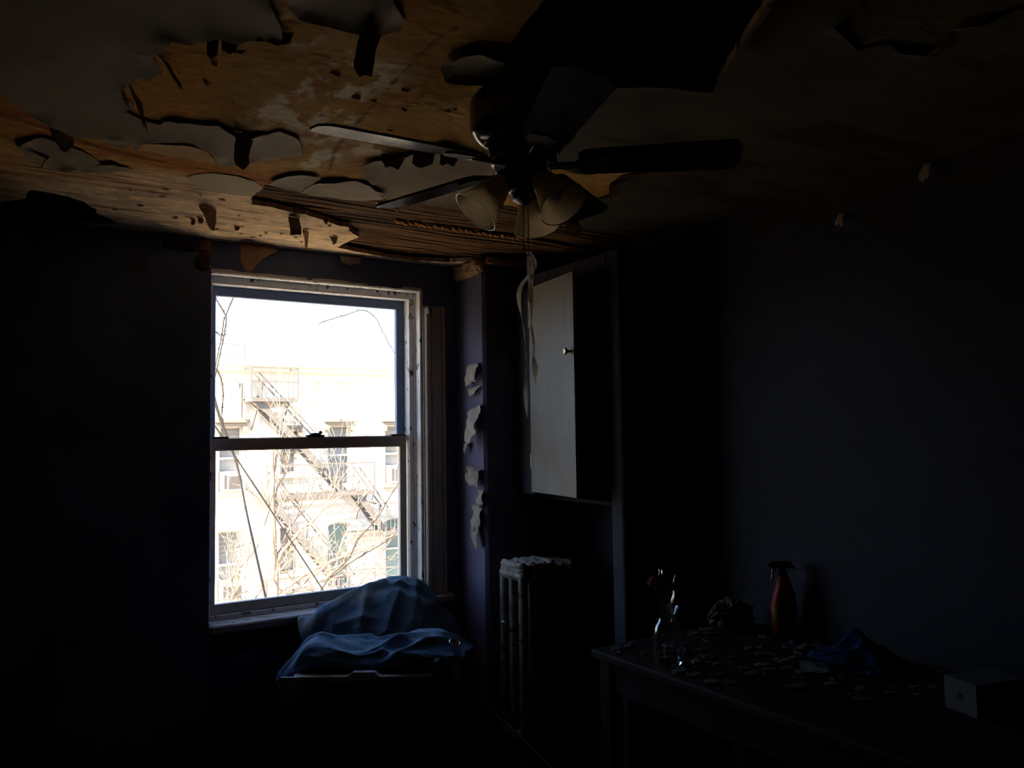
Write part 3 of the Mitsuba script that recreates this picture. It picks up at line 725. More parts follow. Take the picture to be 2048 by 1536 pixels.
# ------------------------------------------------------------------ ceiling fan
fx, fy, fz = 1.085, 1.61, 2.157
fan = thing("ceiling_fan", "black five-blade ceiling fan with three cream bell shades under the peeling ceiling", "ceiling fan")
hs = lathe([(0, 0.002), (0.078, 0.002), (0.082, -0.012), (0.10, -0.018), (0.125, -0.028), (0.132, -0.04), (0.132, -0.105), (0.128, -0.118), (0.11, -0.135), (0.098, -0.14), (0.098, -0.15), (0.09, -0.158), (0.085, -0.172), (0.0, -0.172)], 48)
obj("motor_housing", moved(hs, (fx, fy, H - 0.002)), "m_black_gloss", fan, smooth=35, label="round black motor housing")
obj("flywheel", moved(lathe([(0, -0.012), (0.075, -0.012), (0.082, -0.006), (0.082, 0.008), (0.0, 0.012)], 40), (fx, fy, fz + 0.005)), "m_black", fan, smooth=35)
sw = lathe([(0, 0), (0.05, 0), (0.056, -0.006), (0.056, -0.05), (0.05, -0.06), (0.035, -0.068), (0.03, -0.085), (0.012, -0.095), (0, -0.098)], 36)
obj("switch_housing", moved(sw, (fx, fy, fz - 0.005)), "m_black", fan, smooth=35)
A0 = math.radians(-38.6)
out = []
nb = 26
xs = np.linspace(0.135, 0.525, nb)
hw = 0.052 + 0.013 * (xs - 0.135) / 0.39
e = np.clip((xs - 0.49) / 0.035, 0, 1)
hw = hw * np.sqrt(np.clip(1 - 0.75 * e ** 2.5, 0.0, 1))
e0 = np.clip((0.16 - xs) / 0.025, 0, 1)
hw = hw * np.sqrt(1 - 0.5 * e0 ** 2)
outline = Polygon(np.vstack([np.c_[xs, hw], np.c_[xs, -hw][::-1]]))
bl0 = trimesh.creation.extrude_polygon(outline, 0.006, engine="earcut")
bl0.apply_translation([0, 0, -0.003])
iron = cat_([bx(0.06, 0.15, -0.012, 0.012, -0.004, 0.004, 0.002), trimesh.creation.extrude_polygon(Polygon([(0.13, -0.016), (0.165, -0.034), (0.205, -0.03), (0.215, 0), (0.205, 0.03), (0.165, 0.034), (0.13, 0.016)]), 0.005, engine="earcut")])
iron.apply_translation([0, 0, -0.008])
for k in range(5):
    a = A0 + math.radians(72) * k
    R1 = trimesh.transformations.rotation_matrix(math.radians(-12.5), [1, 0, 0])
    b, i_ = bl0.copy(), iron.copy()
    for q in (b, i_):
        q.apply_transform(R1)
        q.apply_transform(trimesh.transformations.rotation_matrix(a, [0, 0, 1]))
        q.apply_translation([fx, fy, fz])
    bk = obj("blade", b, "m_blade", fan)
    obj("blade_bracket", i_, "m_black", bk)
ca = -YAW
for k, az in enumerate((195, 75, 315)):
    a = math.radians(az) + ca
    h = np.array([math.cos(a), math.sin(a), 0.0])
    d = h * math.cos(math.radians(49)) - np.array([0, 0, 1.0]) * math.sin(math.radians(49))
    o = np.array([fx, fy, 2.118]) + h * 0.048
    prof = [(0.022, 0.004), (0.028, 0.02), (0.034, 0.04), (0.040, 0.062), (0.047, 0.085), (0.055, 0.104), (0.0605, 0.116)]
    M = frame_M(o, (0, 0, 1), d)
    sh = lathe(prof, 40)
    sh.apply_transform(M)
    sk_ = obj("lamp_shade", sh, "m_shade", fan, smooth=40, label="cream frosted bell lamp shade")
    ri_ = trimesh.creation.torus(0.0603, 0.0013, major_sections=48, minor_sections=6)
    ri_.apply_translation([0, 0, 0.116])
    ri_.apply_transform(M)
    obj("rim", ri_, "m_bulb", sk_, smooth=True)
    so = lathe([(0, -0.045), (0.017, -0.045), (0.02, -0.02), (0.026, -0.004), (0.026, 0.008), (0.0, 0.01)], 24)
    so.apply_transform(M)
    obj("socket", so, "m_black", sk_, smooth=35)
    bu = lathe([(0, 0.012), (0.012, 0.012), (0.014, 0.03), (0.024, 0.05), (0.027, 0.066), (0.022, 0.082), (0.010, 0.09), (0, 0.092)], 24)
    bu.apply_transform(M)
    obj("bulb", bu, "m_bulb", sk_, smooth=True)
for k, (ox, zb) in enumerate(((-0.004, 1.935), (0.007, 1.93))):
    px, py = fx + rt[0] * ox, fy + rt[1] * ox
    pts = [(px, py, 2.075), (px + 0.001, py, 2.02), (px, py, zb)]
    obj("pull_chain", tube(spline(pts, 14), 0.0013, 6), "m_brass", fan)
obj("chain_knob", moved(lathe([(0, 0), (0.007, 0.003), (0.009, 0.012), (0.006, 0.02), (0, 0.022)], 16), (fx - 0.006 * rt[0], fy - 0.006 * rt[1], 2.062)), "m_steel", fan, smooth=True)


def ribbon(pts, w, tw, seed):
    """A narrow twisting strip through the points (sideways in the picture's right direction, height)."""
    P = np.array([(fx + rt[0] * s, fy + rt[1] * s, z) for s, z in pts])
    P[:, 1] += 0.004 * np.sin(np.arange(len(P)) * 2.1 + seed)
    C = spline(P, 60)
    t = np.linspace(0, 1, 60)
    a = tw * np.pi * t + 0.5 * np.sin(t * 13 + seed) + seed
    ww = w * (0.75 + 0.4 * meshkit.noise(np.c_[t * 9, t * 0, t * 0], seed)) * np.clip((1.02 - t) * 8, 0.2, 1)
    d = np.stack([np.cos(a), np.sin(a), 0 * a], 1)
    G = np.stack([C - d * ww[:, None] / 2, C, C + d * ww[:, None] / 2], 1)
    n_ = np.stack([-np.sin(a), np.cos(a), 0 * a], 1)
    return grid(G, np.repeat(n_[:, None, :], 3, 1) * 0.0005)


RB = [([(0.009, 1.935), (0.010, 1.86), (0.011, 1.80), (0.013, 1.74), (0.014, 1.69), (0.018, 1.615)], 0.014, 1.6, 1, "pale ribbon tied to the fan chain, shorter one on the right", "m_ribbon"),
      ([(0.008, 1.94), (0.006, 1.88), (-0.012, 1.855), (-0.0095, 1.775), (-0.0055, 1.70), (-0.004, 1.625), (0.0, 1.535)], 0.013, 1.2, 2, "long pale ribbon tied to the fan chain, hanging lowest", "m_ribbon"),
      ([(0.010, 1.935), (0.018, 1.898), (0.012, 1.84), (0.009, 1.77), (0.014, 1.72), (0.020, 1.682)], 0.008, 2.2, 3, "thin curled pale ribbon tied to the fan chain between two others", "m_ribbon")]
for pts, w, tw, sd, lb, mt in RB:
    obj("ribbon", ribbon(pts, w, tw, sd), mt, smooth=50, label=lb, cat="ribbon", group="ribbons tied to the fan chain")

# ------------------------------------------------------------------ radiator
ra = thing("radiator", "old cast iron column radiator with a crusted top standing in the corner", "radiator")


def section():
    ys = (-0.078, 0.0, 0.078)
    ms = []
    prof = []
    for yv in ys:
        c = trimesh.creation.cylinder(0.0215, 0.76, sections=14)
        c.apply_scale([1.0, 1.12, 1.0])
        ms.append(moved(c, (0, yv, 0.48)))
    for zt in (0.845, 0.135):
        top = trimesh.creation.capsule(height=0.156, radius=0.026, count=[10, 14])
        top.apply_transform(trimesh.transformations.rotation_matrix(math.pi / 2, [1, 0, 0]))
        top.apply_translation([0, 0.078 - 0.078, 0])
        b = np.array(top.bounds)
        top.apply_translation([0, -(b[0][1] + b[1][1]) / 2, zt])
        top.apply_scale([0.92, 1, 1])
        ms.append(top)
    ms.append(moved(bx(-0.02, 0.02, -0.095, 0.095, -0.035, 0.02, 0.016), (0, 0, 0.875)))
    return cat_(ms)


sec = mikit.ply(section(), "m_rad", smooth=40)
foot = mikit.ply(lathe([(0, 0), (0.028, 0), (0.026, 0.02), (0.018, 0.06), (0.02, 0.12), (0, 0.13)], 16), "m_rad", smooth=40)
for i in range(6):
    x = 2.012 + i * 0.0535
    M_ = T().translate([x, 3.125, 0.0])
    k = obj("section", {**sec, "to_world": M_}, None, ra)
    if i in (0, 5):
        for s_ in (-0.078, 0.078):
            obj("foot", {**foot, "to_world": T().translate([x, 3.125 + s_, 0.0])}, None, k)
    P = rough(sub(bx(x - 0.024, x + 0.024, 3.035, 3.215, 0.876, 0.905, 0.014), 4), 0.011, 55, 60 + i)
    if i < 4:
        obj("crust", P, "m_rad_dust", k, smooth=60, label="crust of fallen plaster and dust" if i == 0 else None)
v = moved(lathe([(0, 0), (0.009, 0), (0.009, 0.014), (0.006, 0.016), (0.006, 0.03), (0, 0.032)], 12), M=frame_M((1.988, 3.165, 0.625), (0, 0, 1), (-1, -0.1, 0)))
obj("air_valve", v, "m_steel", ra, smooth=30, label="small shiny air valve")
obj("pipe", tube(spline([(2.335, 3.125, 0.135), (2.37, 3.125, 0.135), (2.385, 3.125, 0.10), (2.385, 3.125, 0.0)], 14), 0.014, 12), "m_rad", ra, smooth=40)

# ------------------------------------------------------------------ bin, fabric, stick under the window
BA = math.radians(-34.2)
bd, bn = np.array([math.cos(BA), math.sin(BA), 0]), np.array([-math.sin(BA), math.cos(BA), 0])      # along the rim, away from the viewer
B0 = np.array([0.992, 3.108, 0.0])


def bl(s, t, z):
    return B0 + bd * s + bn * t + np.array([0, 0, z])


bn_k = thing("storage_bin", "dark plastic bin with a lit rim under the window, blue fabric heaped over it", "bin")
MB_ = frame_M(B0, bd, (0, 0, 1))
RL, RD = 0.526, 0.27


def bin_body():
    lv = [(0.0, 0.05), (0.25, 0.028), (0.545, 0.006)]
    P = []
    for z, ins in lv:
        r = sbox(ins, ins, RL - ins, RD - ins).buffer(-0.03).buffer(0.03, quad_segs=6)
        c = np.array(r.exterior.coords)
        P.append(np.c_[c, np.full(len(c), z)])
    m = grid(np.array(P))
    inner = grid(np.array([p * [1, 1, 1] for p in P[::-1]]) * [0.985, 0.97, 1] + [RL * 0.0075, RD * 0.015, 0.002])
    base = trimesh.creation.extrude_polygon(Polygon(P[0][:, :2]), 0.004, engine="earcut")
    ribs = [bx(0.07 + i * 0.055, 0.076 + i * 0.055, 0.02, 0.05, 0.03, 0.52, 0.001) for i in range(8)]
    for i, r_ in enumerate(ribs):
        v = np.array(r_.vertices)
        v[:, 1] += -0.012 + 0.036 * (1 - v[:, 2] / 0.545) - 0.012
        r_.vertices = v
    return cat_([m, inner, base] + ribs)


b = bin_body()
b.apply_transform(MB_)
obj("body", b, "m_bin", bn_k)
ro = sbox(-0.006, -0.022, RL + 0.006, RD + 0.006).buffer(-0.03).buffer(0.03, quad_segs=6)
ri = sbox(0.012, 0.012, RL - 0.012, RD - 0.012).buffer(-0.025).buffer(0.025, quad_segs=6)
rim = trimesh.creation.extrude_polygon(ro.difference(ri), 0.016, engine="earcut")
rim.apply_translation([0, 0, 0.556])
hand = cat_([trimesh.convex.convex_hull(np.array([(0.205, y_, 0.568) for y_ in (-0.022, 0.008)] + [(0.335, y_, 0.568) for y_ in (-0.022, 0.008)] + [(0.228, y_, 0.588) for y_ in (-0.02, 0.006)] + [(0.312, y_, 0.588) for y_ in (-0.02, 0.006)]))])
r2 = cat_([rim, hand])
r2.apply_transform(MB_)
obj("rim", r2, "m_label", bn_k, smooth=30, label="paler rim with a raised grip")
hd = tube([bl(RL - 0.02 + 0.03 * math.sin(a), 0.02 + 0.10 * (a / math.pi), 0.572 + 0.02 * math.sin(a)) for a in np.linspace(0, math.pi, 14)], 0.004, 8)
obj("handle", hd, "m_label", bn_k, smooth=40)
lab = bx(-0.048, 0.018, -0.034, -0.024, 0.475, 0.575, 0.002)
marks = [bx(-0.038 + i * 0.016, -0.028 + i * 0.016, -0.0352, -0.0338, 0.484, 0.494) for i in range(2)] + [bx(-0.006, 0.012, -0.0352, -0.0338, 0.488, 0.491), bx(-0.006, 0.012, -0.0352, -0.0338, 0.483, 0.485)]
lab.apply_transform(MB_)
lk = obj("label", lab, "m_label", bn_k, label="pale tag at the bin's left corner")
mk = cat_(marks)
mk.apply_transform(MB_)
obj("print", mk, "m_black", lk)


def cloth(ctrl, nu=110, nv=80, amp=0.012, seed=0, folds=(), thick=0.004, jitter=0.003):
    """A draped cloth through a grid of control points (rows from back to front), with folds along given lines of the (u, v) square."""
    C = np.array(ctrl, float)
    vs, us = np.linspace(0, 1, C.shape[0]), np.linspace(0, 1, C.shape[1])
    U, V = np.meshgrid(np.linspace(0, 1, nu), np.linspace(0, 1, nv))
    P = np.stack([RectBivariateSpline(vs, us, C[:, :, k], kx=3, ky=3)(np.linspace(0, 1, nv), np.linspace(0, 1, nu)) for k in range(3)], -1)
    n_ = np.cross(np.gradient(P, axis=1), np.gradient(P, axis=0))
    n_ /= np.linalg.norm(n_, axis=2, keepdims=True)
    n_ *= np.sign(n_[..., 2:3].mean() or 1)
    q = np.stack([U * 5, V * 5, 0 * U + seed], -1)
    w = meshkit.fbm(q, 3, seed)
    ridge = np.abs(meshkit.fbm(np.stack([U * 3.2 + V * 1.5 + 0.5 * w, V * 2.2 - U * 2.4, 0 * U + 2], -1), 2, seed + 7) - 0.5) * 2
    wx = U + 0.12 * (w - 0.5)
    D = amp * (np.abs(meshkit.noise(np.stack([wx * 6 + V * 2, V * 1.6, 0 * U], -1), seed + 1) - 0.5) * -2 + 0.5)
    D += amp * 0.7 * (0.5 - np.abs(meshkit.noise(np.stack([U * 4 - V * 4, V * 2 + U * 2, 0 * U + 4], -1), seed + 2) - 0.5) * 2)
    D += amp * 1.1 * (1 - np.clip(ridge * 2.6, 0, 1)) ** 1.4
    for (u0, v0, u1, v1, h, wd) in folds:
        du, dv_ = u1 - u0, v1 - v0
        t = np.clip(((U - u0) * du + (V - v0) * dv_) / (du * du + dv_ * dv_), 0, 1)
        dist = np.hypot(U - u0 - t * du, V - v0 - t * dv_)
        D += h * np.exp(-(dist / wd) ** 1.5) * np.sin(np.pi * np.clip(t * 0.9 + 0.08, 0, 1))
    P = P + n_ * D[..., None]
    P[..., :2] += jitter * (meshkit.fbm(np.stack([U * 30, V * 30, 0 * U], -1), 2, seed)[..., None] - 0.5)
    return grid(P, -n_ * thick)


upper = [
    [(1.14, 3.60, 0.706), (1.28, 3.63, 0.708), (1.40, 3.645, 0.71), (1.55, 3.65, 0.715), (1.68, 3.65, 0.72), (1.78, 3.63, 0.71), (1.86, 3.57, 0.66)],
    [(1.10, 3.53, 0.708), (1.24, 3.56, 0.745), (1.38, 3.58, 0.785), (1.53, 3.58, 0.80), (1.68, 3.58, 0.81), (1.80, 3.56, 0.725), (1.88, 3.52, 0.62)],
    [(1.09, 3.44, 0.660), (1.20, 3.46, 0.735), (1.34, 3.48, 0.79), (1.50, 3.49, 0.812), (1.66, 3.48, 0.80), (1.79, 3.47, 0.72), (1.87, 3.45, 0.56)],
    [(1.10, 3.37, 0.600), (1.19, 3.38, 0.68), (1.32, 3.38, 0.745), (1.47, 3.38, 0.77), (1.63, 3.37, 0.74), (1.76, 3.36, 0.64), (1.83, 3.34, 0.50)],
    [(1.12, 3.32, 0.585), (1.20, 3.31, 0.62), (1.31, 3.30, 0.66), (1.45, 3.28, 0.67), (1.59, 3.26, 0.65), (1.71, 3.25, 0.55), (1.78, 3.24, 0.44)],
    [(1.15, 3.28, 0.575), (1.21, 3.26, 0.58), (1.31, 3.23, 0.585), (1.43, 3.20, 0.585), (1.55, 3.16, 0.58), (1.66, 3.15, 0.46), (1.72, 3.16, 0.36)]]
upper = [[(x + 0.035 * (1.86 - x) / 0.72, y, z - (0.03 if 0 < i < 5 else 0.0)) for x, y, z in row] for i, row in enumerate(upper)]
fo = [(0.15, 0.35, 0.75, 0.45, 0.02, 0.05), (0.3, 0.9, 0.45, 0.35, 0.022, 0.035), (0.42, 0.95, 0.62, 0.4, 0.02, 0.03), (0.6, 0.8, 0.72, 0.2, 0.022, 0.035), (0.2, 0.6, 0.5, 0.75, 0.016, 0.04), (0.72, 0.3, 0.85, 0.6, 0.02, 0.04)]
obj("fabric_heap", cloth(upper, 150, 110, amp=0.020, seed=3, folds=fo), "m_fabric_dusty", smooth=70, label="dusty grey-blue fabric bunched up on the window sill", cat="fabric")


def lw(s, t, z):
    return tuple(bl(s, t, z))


lower = [
    [lw(-0.13, 0.30, 0.50), lw(0.0, 0.31, 0.60), lw(0.12, 0.32, 0.62), lw(0.25, 0.31, 0.63), lw(0.38, 0.30, 0.64), lw(0.50, 0.28, 0.65), lw(0.60, 0.24, 0.63), lw(0.68, 0.20, 0.59)],
    [lw(-0.13, 0.22, 0.49), lw(-0.01, 0.22, 0.625), lw(0.11, 0.22, 0.655), lw(0.25, 0.21, 0.642), lw(0.38, 0.20, 0.662), lw(0.50, 0.19, 0.683), lw(0.60, 0.17, 0.668), lw(0.67, 0.14, 0.625)],
    [lw(-0.11, 0.13, 0.49), lw(-0.01, 0.13, 0.62), lw(0.11, 0.13, 0.655), lw(0.24, 0.12, 0.628), lw(0.37, 0.12, 0.652), lw(0.49, 0.11, 0.678), lw(0.59, 0.10, 0.664), lw(0.66, 0.08, 0.632)],
    [lw(-0.08, 0.07, 0.50), lw(0.0, 0.06, 0.60), lw(0.11, 0.06, 0.635), lw(0.24, 0.05, 0.61), lw(0.37, 0.05, 0.63), lw(0.48, 0.045, 0.655), lw(0.58, 0.04, 0.645), lw(0.65, 0.03, 0.62)],
    [lw(-0.05, 0.045, 0.52), lw(0.01, 0.04, 0.590), lw(0.11, 0.035, 0.603), lw(0.24, 0.033, 0.595), lw(0.37, 0.03, 0.600), lw(0.47, 0.02, 0.622), lw(0.57, 0.01, 0.627), lw(0.64, 0.0, 0.612)]]
fo = [(0.05, 0.3, 0.3, 0.45, 0.018, 0.05), (0.35, 0.75, 0.75, 0.35, 0.02, 0.05), (0.55, 0.9, 0.85, 0.5, 0.016, 0.04), (0.15, 0.9, 0.25, 0.3, 0.02, 0.05), (0.4, 0.2, 0.6, 0.15, 0.018, 0.04)]
fk = obj("blue_fabric", cloth(lower, 150, 100, amp=0.015, seed=9, folds=fo), "m_fabric", smooth=70, label="blue fabric with a metal eyelet draped over the dark bin", cat="fabric")
gr = trimesh.creation.torus(0.021, 0.0045, major_sections=28, minor_sections=10)
gr.apply_transform(frame_M(bl(0.612, 0.075, 0.672), (1, 0, 0), (0.1, -0.45, 0.9)))
obj("eyelet", gr, "m_steel", fk, smooth=True, label="round metal eyelet")
gi = trimesh.creation.cylinder(0.018, 0.004, sections=24)
gi.apply_transform(frame_M(bl(0.612, 0.075, 0.672), (1, 0, 0), (0.1, -0.45, 0.9)))
obj("eyelet_hole", gi, "m_black", fk)
pa, pb = np.array([2.06, 2.80, 0.012]), np.array([1.806, 3.57, 0.44])
st = tube(np.linspace(pa, pb, 12), 0.0075, 12)
obj("wooden_stick", st, "m_stick", smooth=40, label="thin wooden stick leaning from the floor to the wall right of the bin", cat="stick")

# ------------------------------------------------------------------ the table at the right and what lies on it
tb = thing("table", "long dark wooden table against the right wall, strewn with fallen plaster", "table")
TX0, TX1, TY0, TY1, TZ = 1.735, 2.485, 0.45, 2.215, 0.75
obj("table_top", bx(TX0, TX1, TY0, TY1, TZ - 0.03, TZ, 0.006), "m_wood", tb)
obj("apron", cat_([bx(TX0 + 0.03, TX0 + 0.05, TY0 + 0.06, TY1 - 0.06, TZ - 0.13, TZ - 0.03), bx(TX0 + 0.06, TX1 - 0.06, TY1 - 0.05, TY1 - 0.03, TZ - 0.13, TZ - 0.03), bx(TX0 + 0.06, TX1 - 0.06, TY0 + 0.03, TY0 + 0.05, TZ - 0.13, TZ - 0.03)]), "m_wood", tb)
for x in (TX0 + 0.02, TX1 - 0.08):
    for yv in (TY0 + 0.02, TY1 - 0.08):
        obj("leg", bx(x, x + 0.06, yv, yv + 0.06, 0, TZ - 0.03, 0.006), "m_wood", tb)

# vase, a wrapped red flower in it
vk = thing("glass_vase", "clear glass vase with a textured body on the cluttered table", "vase")
vx, vy = 1.823, 1.925
po = [(0.0, 0.0), (0.036, 0.0), (0.043, 0.008), (0.046, 0.03), (0.047, 0.075), (0.046, 0.10), (0.040, 0.122), (0.030, 0.136), (0.026, 0.148), (0.029, 0.163), (0.038, 0.178), (0.0405, 0.182)]
pi_ = [(0.037, 0.182), (0.0265, 0.163), (0.0235, 0.148), (0.027, 0.136), (0.037, 0.120), (0.0425, 0.10), (0.0435, 0.075), (0.0425, 0.03), (0.038, 0.012), (0.0, 0.012)]
vm = lathe(np.array(po + pi_), 48)
v_ = np.array(vm.vertices)
rr, aa = np.hypot(v_[:, 0], v_[:, 1]), np.arctan2(v_[:, 1], v_[:, 0])
vm = sub(vm, 1)
v_ = np.array(vm.vertices)
rr, aa = np.hypot(v_[:, 0], v_[:, 1]), np.arctan2(v_[:, 1], v_[:, 0])
am = ((v_[:, 2] > 0.02) & (v_[:, 2] < 0.12) & (rr > 0.0455)) * 0.0016
v_[:, :2] *= (1 + am * np.sin(aa * 12) * np.sin(v_[:, 2] * 420) / np.maximum(rr, 1e-6))[:, None]
vm.vertices = v_ + [vx, vy, TZ + 0.001]
obj("body", vm, "m_vase", vk, smooth=40)
fl = thing("wrapped_rose", "red rose in a crumpled clear sleeve standing in the glass vase", "flower")
ros = []
fo_ = np.array([1.79, 1.945, 0.75 + 0.268])
for i in range(14):
    a, rr_ = i * 2.4, 0.006 + 0.0011 * i
    pt = trimesh.creation.icosphere(2, 1.0)
    pt.apply_scale([0.011, 0.004, 0.014])
    pt.apply_transform(trimesh.transformations.rotation_matrix(-0.25 - 0.03 * i, [1, 0, 0]))
    ros.append(moved(pt, fo_ + [rr_ * math.sin(a), rr_ * -math.cos(a), -0.0005 * i], a))
obj("bloom", cat_(ros), "m_red_dark", fl, smooth=40, label="dark red bloom")
obj("stem", tube(spline([fo_, fo_ + [0.012, -0.005, -0.06], (vx - 0.004, vy, 0.90), (vx + 0.012, vy - 0.006, 0.775)], 16), 0.0022, 8), "m_green", fl, smooth=40)
sl = lathe([(0.012, 0.13), (0.014, 0.16), (0.018, 0.20), (0.022, 0.24), (0.026, 0.28), (0.020, 0.30)], 28)
sl = rough(sub(sl, 1), 0.010, 70, 5)
sl.apply_translation([vx + 0.002, vy, TZ])
obj("sleeve", sl, "m_glass", fl, smooth=True, label="crumpled clear plastic sleeve")

# spray bottle
sp = thing("spray_bottle", "red spray bottle with a black trigger head standing by the dark right wall", "spray bottle")
sx, sy = 2.425, 1.955
lv = [(0.0, 0.044, 0.030), (0.01, 0.046, 0.032), (0.10, 0.045, 0.031), (0.14, 0.040, 0.029), (0.17, 0.030, 0.024), (0.195, 0.022, 0.019), (0.205, 0.016, 0.016), (0.215, 0.015, 0.015)]
an = np.linspace(0, 2 * np.pi, 33)
bdir = np.array([rt[0], rt[1], 0]) / np.hypot(rt[0], rt[1])
bm = grid(np.array([[(a * np.sign(np.cos(t)) * abs(np.cos(t)) ** 0.75 + (0.004 if z > .12 else 0), b_ * np.sign(np.sin(t)) * abs(np.sin(t)) ** 0.75, z) for t in an] for z, a, b_ in lv]))
Ms = frame_M((sx, sy, TZ + 0.001), bdir, (0, 0, 1))


def spm(m):
    m = m.copy()
    m.apply_transform(Ms)
    return m


obj("body", spm(bm), "m_red", sp, smooth=50)
lb = grid(np.array([[(a * np.sign(np.cos(t)) * abs(np.cos(t)) ** 0.75, b_ * np.sign(np.sin(t)) * abs(np.sin(t)) ** 0.75, z) for t in np.linspace(np.pi * 1.08, np.pi * 1.92, 15)] for z, a, b_ in [(0.03, 0.0468, 0.0328), (0.10, 0.0458, 0.0318)]]))
obj("label", spm(lb), "m_yellow", sp, smooth=50)
hd = cat_([lathe([(0, 0.21), (0.017, 0.21), (0.017, 0.228), (0.012, 0.23), (0.012, 0.24), (0, 0.24)], 20), bx(-0.045, 0.035, -0.012, 0.012, 0.236, 0.262, 0.006), bx(-0.052, -0.043, -0.007, 0.007, 0.243, 0.258, 0.002),
           trimesh.convex.convex_hull(np.array([(0.03, y_, 0.258) for y_ in (-.01, .01)] + [(0.052, y_, 0.232) for y_ in (-.008, .008)] + [(0.03, y_, 0.238) for y_ in (-.01, .01)]))])
obj("spray_head", spm(hd), "m_blackplastic", sp, label="black trigger head")
tg = tube([(-0.03, 0, 0.238), (-0.036, 0, 0.222), (-0.034, 0, 0.206), (-0.042, 0, 0.192)], [0.006, 0.005, 0.005, 0.004], 8)
obj("trigger", spm(tg), "m_blackplastic", sp, smooth=40)

# blue cloth, white box, grey wad, papers, chips
cl = [[(2.17 + 0.2 * u + 0.02 * v_, 1.70 - 0.24 * v_ - 0.06 * u, 0.757 + 0.075 * math.exp(-((u - 0.5) / 0.33) ** 2 - ((v_ - 0.45) / 0.36) ** 2)) for u in np.linspace(0, 1, 6)] for v_ in np.linspace(0, 1, 6)]
obj("blue_cloth", cloth(cl, 60, 60, 0.012, 21, [(0.2, 0.3, 0.8, 0.6, 0.015, 0.06), (0.3, 0.9, 0.6, 0.2, 0.015, 0.06)], 0.003), "m_bluecloth", smooth=60, label="crumpled bright blue cloth lying on the table", cat="cloth")
wb = thing("small_box", "small pale box with a round dark spot at the table's right end", "box")
Mw = frame_M((2.127, 1.163, TZ + 0.001), (-0.24, -0.97, 0), (0, 0, 1))
q = bx(-0.052, 0.052, 0.0, 0.17, 0, 0.085, 0.003)
q.apply_transform(Mw)
obj("body", q, "m_paper", wb)
q = moved(trimesh.creation.cylinder(0.008, 0.004, sections=16), M=frame_M((0.0, 0.0, 0.045), (1, 0, 0), (0, -1, 0)))
q.apply_transform(Mw)
obj("spot", q, "m_black", wb)
gw = rough(trimesh.creation.icosphere(4, 1.0), 0.45, 3.3, 17)
gw.apply_scale([0.095, 0.06, 0.05])
obj("wrapper_wad", moved(gw, (2.34, 2.13, TZ + 0.052)), "m_chip", smooth=60, label="grey crumpled wad against the wall between vase and spray bottle", cat="wrapper")
for i, (x, yv, a, sx_, sy_) in enumerate(((2.30, 1.80, 0.3, 0.10, 0.07), (2.13, 1.70, -0.5, 0.09, 0.06), (2.12, 1.60, 0.8, 0.12, 0.08), (1.98, 2.06, 0.2, 0.09, 0.05))):
    u, v_ = np.meshgrid(np.linspace(-1, 1, 12), np.linspace(-1, 1, 9))
    zz = 0.004 + 0.022 * meshkit.fbm(np.stack([u * 1.4 + i * 5, v_ * 1.4, 0 * u], -1), 3, i)
    g = grid(np.stack([u * sx_ / 2, v_ * sy_ / 2, zz], -1), (0, 0, 0.001))
    lbl = ("curled scrap of paper lying in front of the spray bottle", "scrap of paper beside the left side of the blue cloth", "larger torn paper in front of the blue cloth", "scrap of paper behind the glass vase")[i]
    obj("paper_scrap", moved(g, (x, yv, TZ), a), "m_paper", smooth=50, label=lbl, cat="paper", group="papers on the table")
chips = []
for i in range(6):
    nv = 5 + i % 3
    aa_ = np.sort(np.linspace(0, 2 * np.pi, nv, endpoint=False) + rng.uniform(-0.4, 0.4, nv))
    rr_ = rng.uniform(0.65, 1.15, nv)
    c = trimesh.creation.extrude_polygon(Polygon(np.c_[0.021 * rr_ * np.cos(aa_), 0.014 * rr_ * np.sin(aa_)]), 0.005, engine="earcut")
    c.apply_translation([0, 0, -0.004])
    v_ = np.array(c.vertices)
    v_[:, 2] += 0.0 + 0.10 * v_[:, 0] * (i % 2)
    c.vertices = v_
    chips.append(c)
cp = {(i, m_): mikit.ply(c, m_) for i, c in enumerate(chips) for m_ in ("m_chip", "m_chip_red")}
zone = Polygon([(1.76, 2.19), (2.47, 2.19), (2.47, 1.0), (2.2, 1.0), (1.95, 1.5), (1.76, 1.75)])
n = 0
while n < 110:
    x, yv = rng.uniform(1.75, 2.48), rng.uniform(1.0, 2.2)
    if not zone.contains(Point(x, yv)) or math.hypot(x - vx, yv - vy) < 0.065 or math.hypot(x - sx, yv - sy) < 0.065 or (abs(x - 2.27) < 0.13 and abs(yv - 1.55) < 0.16) or math.hypot(x - 2.21, yv - 1.14) < 0.15 or math.hypot(x - 2.34, yv - 2.13) < 0.09:
        continue
    s = rng.uniform(0.5, 1.5)
    d = cp[(int(rng.integers(6)), "m_chip_red" if rng.random() < 0.15 else "m_chip")]
    obj("plaster_chip", {**d, "to_world": T().translate([x, yv, TZ + 0.0045 * s]).rotate([0, 0, 1], float(rng.uniform(0, 360))).scale([s, s, s])}, None, label="flat chip of fallen plaster among many on the dark table", cat="plaster chip", group="plaster chips on the table")
    n += 1

# ------------------------------------------------------------------ outdoors: the house across the yard
FY, S = 25.0, 25.0 / 22.0


def sx_of(x):
    return x * S


def sz(z):
    return 1.5 + (z - 1.5) * S


